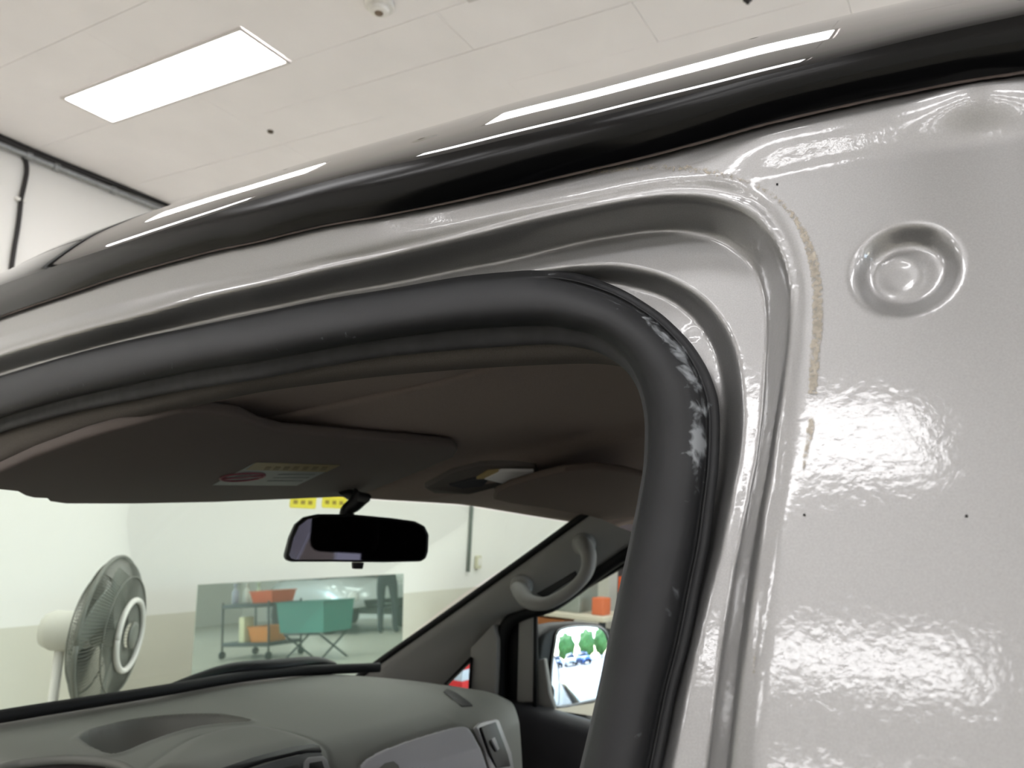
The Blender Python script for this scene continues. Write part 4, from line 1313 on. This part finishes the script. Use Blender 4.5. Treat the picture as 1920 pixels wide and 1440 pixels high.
# person in dark work clothes
pe = mirrored(728, 1200, 7.2)
def person(cx, cy, face):
    J = {'pel': (0, 0, .95), 'chest': (0, 0, 1.28), 'neck': (0, .01, 1.48), 'lh': (-.1, 0, .90), 'lk': (-.12, -.02, .49), 'la': (-.13, .02, .09), 'lf': (-.14, -.14, .04),
         'rh': (.1, 0, .90), 'rk': (.12, -.02, .49), 'ra': (.13, .02, .09), 'rf': (.14, -.14, .04), 'ls': (-.19, 0, 1.42), 'le': (-.26, .0, 1.14), 'lw': (-.22, -.18, 1.02),
         'rs': (.19, 0, 1.42), 're': (.26, 0, 1.14), 'rw': (.16, -.2, 1.10)}
    rad = {'pel': .15, 'chest': .165, 'neck': .065, 'lh': .10, 'lk': .068, 'la': .05, 'lf': .045, 'rh': .10, 'rk': .068, 'ra': .05, 'rf': .045, 'ls': .075, 'le': .052, 'lw': .038, 'rs': .075, 're': .052, 'rw': .038}
    E_ = [('pel', 'chest'), ('chest', 'neck'), ('pel', 'lh'), ('lh', 'lk'), ('lk', 'la'), ('la', 'lf'), ('pel', 'rh'), ('rh', 'rk'), ('rk', 'ra'), ('ra', 'rf'), ('chest', 'ls'), ('ls', 'le'), ('le', 'lw'), ('chest', 'rs'), ('rs', 're'), ('re', 'rw')]
    names = list(J)
    c, s = math.cos(face), math.sin(face)
    def w(p): return (cx + c * p[0] - s * p[1], cy + s * p[0] + c * p[1], p[2])
    root = empty('person', (cx, cy, 0), 'person in dark work clothes standing with both forearms raised, mirrored in the glass', 'person')
    def skin(nm, pts, rads, edges, m, rt=0):
        me = bpy.data.meshes.new(nm)
        me.from_pydata([w(p) for p in pts], edges, [])
        o = link(nm, me, m, root)
        mod = o.modifiers.new('skin', 'SKIN')
        for i, sv in enumerate(me.skin_vertices[0].data):
            sv.radius = (rads[i], rads[i])
            sv.use_root = (i == rt)
        mod.use_smooth_shade = True
        su = o.modifiers.new('subsurf', 'SUBSURF'); su.levels = 1; su.render_levels = 1
        return o
    skin('body', [J[n] for n in names], [rad[n] for n in names], [(names.index(a), names.index(b)) for a, b in E_], mat('dark_clothes', (46, 50, 56), .85))
    m_skin = mat('skin', (205, 150, 125), .6)
    lathe_p = [(.03, 1.46), (.055, 1.50), (.06, 1.54), (.078, 1.60), (.085, 1.66), (.078, 1.72), (.05, 1.765), (0, 1.78)]
    hd = lathe('head', lathe_p, (cx, cy, 0), (0, 0, 1), m_skin, root, 20)
    lathe('hair', [(.09, 1.67), (.09, 1.70), (.08, 1.75), (.05, 1.785), (0, 1.795)], (cx, cy + .01, 0), (0, 0, 1), M_BLACKP, hd, 20)
    for sx, wr in ((-1, J['lw']), (1, J['rw'])):
        pts, ed, rr_ = [wr, (wr[0], wr[1] - .07, wr[2] + .01)], [(0, 1)], [.034, .034]
        for k in range(4):
            b = len(pts)
            ox = (k - 1.5) * .02
            pts += [(wr[0] + ox, wr[1] - .10, wr[2] + .012), (wr[0] + ox, wr[1] - .13 - .01 * (k in (1, 2)), wr[2] + .0), (wr[0] + ox, wr[1] - .15, wr[2] - .025)]
            ed += [(1, b), (b, b + 1), (b + 1, b + 2)]; rr_ += [.010, .009, .008]
        b = len(pts)
        pts += [(wr[0] - sx * .04, wr[1] - .06, wr[2] + .02), (wr[0] - sx * .05, wr[1] - .09, wr[2] + .015)]
        ed += [(1, b), (b, b + 1)]; rr_ += [.011, .009]
        skin('hand', pts, rr_, ed, m_skin)
person(pe[0], pe[1], math.radians(60))

# cars: one in the workshop, some out on the forecourt
def make_car(loc, rz, body_rgb, label, s=1.0, nm='car'):
    c = empty(nm, loc, label, 'car')
    cr_, sr_ = math.cos(rz), math.sin(rz)
    key = 'car_paint_%d_%d_%d' % body_rgb
    mb = mat(key, body_rgb, .3, .3, .5, 1.0)
    mg = mat('car_window', (20, 24, 28), .05, 0, .6, 1.0)
    def w(x, y, z): return (loc[0] + s * (cr_ * x - sr_ * y), loc[1] + s * (sr_ * x + cr_ * y), loc[2] + s * z)
    side = [(-2.15, .45, .80), (-2.1, .85, .82), (-1.6, .98, .86), (-.9, 1.02, .88), (0, 1.0, .88), (.9, .98, .88), (1.5, .90, .86), (2.0, .76, .80), (2.15, .45, .74)]
    up, mid, low = [], [], []
    cs = []
    for x, zt_, hw in side:
        cs.append([w(x, -hw, .22), w(x, -hw, zt_ * .8), w(x, -hw * .93, zt_), w(x, 0, zt_ + .04), w(x, hw * .93, zt_), w(x, hw, zt_ * .8), w(x, hw, .22)])
    grid('body', np.array(cs), mb, c, thick=.01)
    cab = [(-1.75, .96, .72), (-1.2, 1.40, .62), (-.5, 1.47, .60), (.2, 1.42, .60), (.85, 1.0, .74)]
    cs2 = []
    for x, zt_, hw in cab:
        cs2.append([w(x, -.78, .93), w(x, -hw, zt_ * .97), w(x, 0, zt_ + .02), w(x, hw, zt_ * .97), w(x, .78, .93)])
    grid('cabin_glass', np.array(cs2), mg, c, thick=.01)
    cs3 = [[w(x, -hw * .98, z), w(x, 0, z + .03), w(x, hw * .98, z)] for x, z, hw in ((-1.2, 1.41, .62), (-.5, 1.48, .61), (.2, 1.43, .61))]
    grid('roof', np.array(cs3), mb, c, thick=.02)
    for sx in (-1.3, 1.35):
        for sy in (-.78, .78):
            wh = lathe('wheel', [(.19, -.1), (.31, -.1), (.32, -.05), (.32, .05), (.31, .1), (.19, .1)], w(sx, sy, .32), (-sr_, cr_, 0), M_BLACK, c, 24)
            lathe('wheel_rim', [(.19, -.09), (.05, -.1), (.05, .1), (.19, .09)], w(sx, sy, .32), (-sr_, cr_, 0), M_GALV, wh, 24)
    for sy in (-.6, .6):
        lathe('headlight', [(.10, -.05), (.11, .03), (.06, .06), (0, .07)], w(2.05, sy, .64), (cr_, sr_, 0), M_LENS, c, 16)
    slab('grille', [w(2.16, -.4, .42), w(2.16, .4, .42), w(2.13, .42, .58), w(2.13, -.42, .58)], (cr_, sr_, 0), .02, M_BLACKP, c, .004)
    return c
cp = mirrored(690, 1160, 9.3)
make_car((cp[0] + .3, cp[1] - 1.0, 0), math.radians(115), (205, 208, 210), 'silver saloon car parked in the workshop, mirrored in the glass sheet')

# small things on the front wall
for px, lb in (((544, 938, 592, 952), 'left one of two yellow stickers high on the white wall'), ((604, 938, 650, 952), 'yellow sticker beside the stem of the rear-view mirror')):
    a, b = on_y(px[0], px[1], YF - .002), on_y(px[2], px[3], YF - .002)
    z1, z0 = max(a[2], b[2]) + .09, min(on_y(px[0], px[3], YF)[2], b[2])
    s_ = empty('wall_sticker', ((a[0] + b[0]) / 2, YF, (z0 + z1) / 2), lb, 'sticker')
    slab('sticker_sheet', [(x, YF - .003, z) for x, z in rrect((a[0] + b[0]) / 2, (z0 + z1) / 2, b[0] - a[0], z1 - z0, .02, 3)], (0, -1, 0), .003, M_YELLOW, s_, 0)
    for k in range(3):
        xx = a[0] + (b[0] - a[0]) * (.12 + .28 * k)
        slab('sticker_print', [(x, YF - .0045, z) for x, z in ((xx, z0 + .04), (xx + .06, z0 + .04), (xx + .06, z0 + .08), (xx, z0 + .08))], (0, -1, 0), .001, M_INK, s_, 0)
wpx = on_y(882, 1000, YF - .03)
z_lo = on_y(880, 1072, YF - .03)[2]
dpipe = empty('wall_conduit', (wpx[0], YF - .03, z_lo), 'dark thin upright conduit on the white wall right of the rear-view mirror', 'pipe')
tube('pipe', [(wpx[0], YF - .03, z_lo), (wpx[0], YF - .03, 3.0)], .024, mat('grey_green_paint', (120, 130, 124), .5), dpipe, 10)
sb_ = on_y(893, 1053, YF)
sk = empty('wall_socket', (sb_[0], YF, sb_[2]), 'small cream socket box on the wall next to the upright conduit', 'socket')
box('socket_box', (sb_[0] - .05, YF - .05, sb_[2] - .09), (sb_[0] + .06, YF, sb_[2] + .08), mat('cream_plastic', (205, 202, 176), .5), sk, .01)
box('socket_face', (sb_[0] - .03, YF - .055, sb_[2] - .05), (sb_[0] + .04, YF - .048, sb_[2] + .05), M_WHITE, sk, .003)

# ================================================================== BEYOND THE FAR DOOR WINDOW
def yb_box(name, px, X, depth, m, label, cat, zfloor=None):
    """box whose near face covers the pixel rectangle at lateral distance X"""
    a, b = on_x(px[0], px[1], X), on_x(px[2], px[3], X)
    z0 = zfloor if zfloor is not None else min(a[2], b[2])
    return tag(box(name, (X, min(a[1], b[1]), z0), (X + depth, max(a[1], b[1]), max(a[2], b[2])), m, None, .01), label, cat)
col = yb_box('pillar', (1143, 1035, 1163, 1190), 9.5, .4, m_wall, 'white square pillar seen through the far door window', 'pillar', 0)
wbx = on_x(1060, 1150, 8.2)
wb = empty('workbench', (8.2, wbx[1], 0), 'grey workbench with a long pale top beyond the far door window', 'workbench')
zb_ = on_x(1060, 1146, 8.2)[2]
box('bench_top', (8.0, wbx[1] - .55, zb_ - .05), (8.7, wbx[1] + 1.0, zb_), mat('pale_bench', (190, 184, 165), .6), wb, .005)
for dy in (-.5, .95):
    for dx_ in (8.05, 8.6):
        box('leg', (dx_, wbx[1] + dy - .03, 0), (dx_ + .06, wbx[1] + dy + .03, zb_ - .05), M_DKMETAL, wb)
box('bench_shelf', (8.05, wbx[1] - .5, .30), (8.6, wbx[1] + .95, .34), M_DKMETAL, wb)
mc_ = on_x(1090, 1110, 8.3)
mach = empty('machine', (8.35, mc_[1], zb_), 'grey green cabinet machine standing on the workbench', 'machine')
box('cabinet', (8.15, mc_[1] - .05, zb_), (8.65, mc_[1] + .75, zb_ + .42), mat('grey_green_steel', (136, 142, 134), .5, .2), mach, .015)
box('panel', (8.14, mc_[1] + .05, zb_ + .12), (8.16, mc_[1] + .35, zb_ + .34), M_DKMETAL, mach, .004)
box('hood', (8.2, mc_[1] + .1, zb_ + .42), (8.6, mc_[1] + .6, zb_ + .62), mat('grey_steel', (158, 160, 152), .5, .2), mach, .03)
oc = on_x(1131, 1132, 8.3)
tag(box('tool_case', (8.15, oc[1] - .07, zb_), (8.35, oc[1] + .07, oc[2] + .07), mat('rust_orange', (200, 104, 62), .5), None, .012), 'small orange tool case at the end of the workbench', 'case')
oc = on_x(1130, 1097, 8.9)
tag(lathe('oil_can', [(.05, 0), (.055, .01), (.055, .20), (.02, .25), (.015, .29), (0, .29)], (8.45, mc_[1] - .02 + .2, zb_ + .62), (0, 0, 1), M_LTYELLOW, None, 14), 'cream oil can on top of the grey machine', 'can')
oc = on_x(1040, 1162, 8.1)
bin_('parts_bin', (8.12, oc[1] - .1, .345), (8.40, oc[1] + .25, .42), mat('dull_orange', (190, 120, 70), .6), 'dull orange parts tray on the lower shelf of the workbench', 'bin')
oc = on_x(1166, 1096, 9.0)
hb = empty('wall_cabinet', (9.3, oc[1] - .3, 0), 'tall dark cabinet beyond the far door window beside the white pillar', 'cabinet')
box('body', (9.0, oc[1] - 1.0, 0), (9.5, oc[1] + .06, 2.0), mat('dark_cabinet', (58, 52, 56), .5), hb, .01)
box('orange_plate', (8.985, oc[1] - .2, oc[2] - .09), (9.0, oc[1] + .04, oc[2] + .09), M_ORANGE, hb, .003)
# red, white and blue crate seen through the quarter window
qc = on_x(862, 1266, 4.2)
qy = qc[1]
cr8 = empty('striped_crate', (4.4, qy, 0), 'red and white striped crate seen through the small quarter window', 'crate')
zz0 = qc[2]
for k, (m_, h_) in enumerate(((M_RED, .12), (M_WHITE, .2), (mat('pale_blue', (190, 205, 222), .5), .0))):
    pass
lv = [(0.0, zz0 - .10, M_WHITE, 'lower_band'), (zz0 - .10, zz0 - .035, M_RED, 'red_band'), (zz0 - .035, zz0 + .03, mat('pale_blue', (200, 212, 226), .5), 'blue_band'), (zz0 + .03, zz0 + .085, M_RED, 'red_band'), (zz0 + .085, zz0 + .10, M_WHITE, 'lid')]
for a, b, m_, nm in lv:
    if b > max(a, 0):
        box(nm, (4.2, qy - .02, max(a, 0)), (4.5, qy + .45, b), m_, cr8, .004)

# ================================================================== FORECOURT (mirrored in the exterior mirror)
m_yard = mat('concrete_yard', (165, 160, 155), .85, var=(.5, .06))
tag(box('forecourt', (-60, -80, -0.12), (80, YB - .2, -0.02), m_yard), None, None, None, 'structure')
make_car((10.2, -24.0, 0), math.radians(85), (60, 100, 165), 'blue saloon car parked out on the sunny forecourt')
make_car((7.9, -25.0, 0), math.radians(95), (235, 238, 240), 'white saloon car parked out on the sunny forecourt')
make_car((5.4, -25.5, 0), math.radians(88), (70, 84, 110), 'slate blue saloon car parked at the end of the forecourt row')
m_leaf = mat('leaf_green', (86, 128, 62), .7, var=(3, .4))
for k, (x, y) in enumerate(((4, -34), (9.5, -36), (15, -35), (20, -36))):
    tr = empty('tree', (x, y, 0), ('round green tree at the left end of the forecourt edge', 'second round green tree at the forecourt edge', 'third round green tree at the forecourt edge', 'round green tree at the right end of the forecourt edge')[k], 'tree')
    tube('trunk', [(x, y, -.05), (x + .1, y, 1.5), (x, y, 2.2)], [.2, .16, .12], M_WOOD, tr, 8)
    n1, n2 = 24, 16
    V = np.zeros((n1, n2, 3))
    for i, a in enumerate(np.linspace(0, 2 * math.pi, n1)):
        for j, b in enumerate(np.linspace(-math.pi / 2, math.pi / 2, n2)):
            rr_ = 2.2 + .25 * math.sin(5 * a + k) * math.cos(4 * b) + .15 * math.sin(9 * b + 2 * a)
            if i == n1 - 1: rr_ = 2.2 + .25 * math.sin(k) * math.cos(4 * b) + .15 * math.sin(9 * b)
            V[i, j] = (x + rr_ * math.cos(b) * math.cos(a), y + rr_ * math.cos(b) * math.sin(a), 2.9 + rr_ * math.sin(b))
    grid('crown', V, m_leaf, tr)
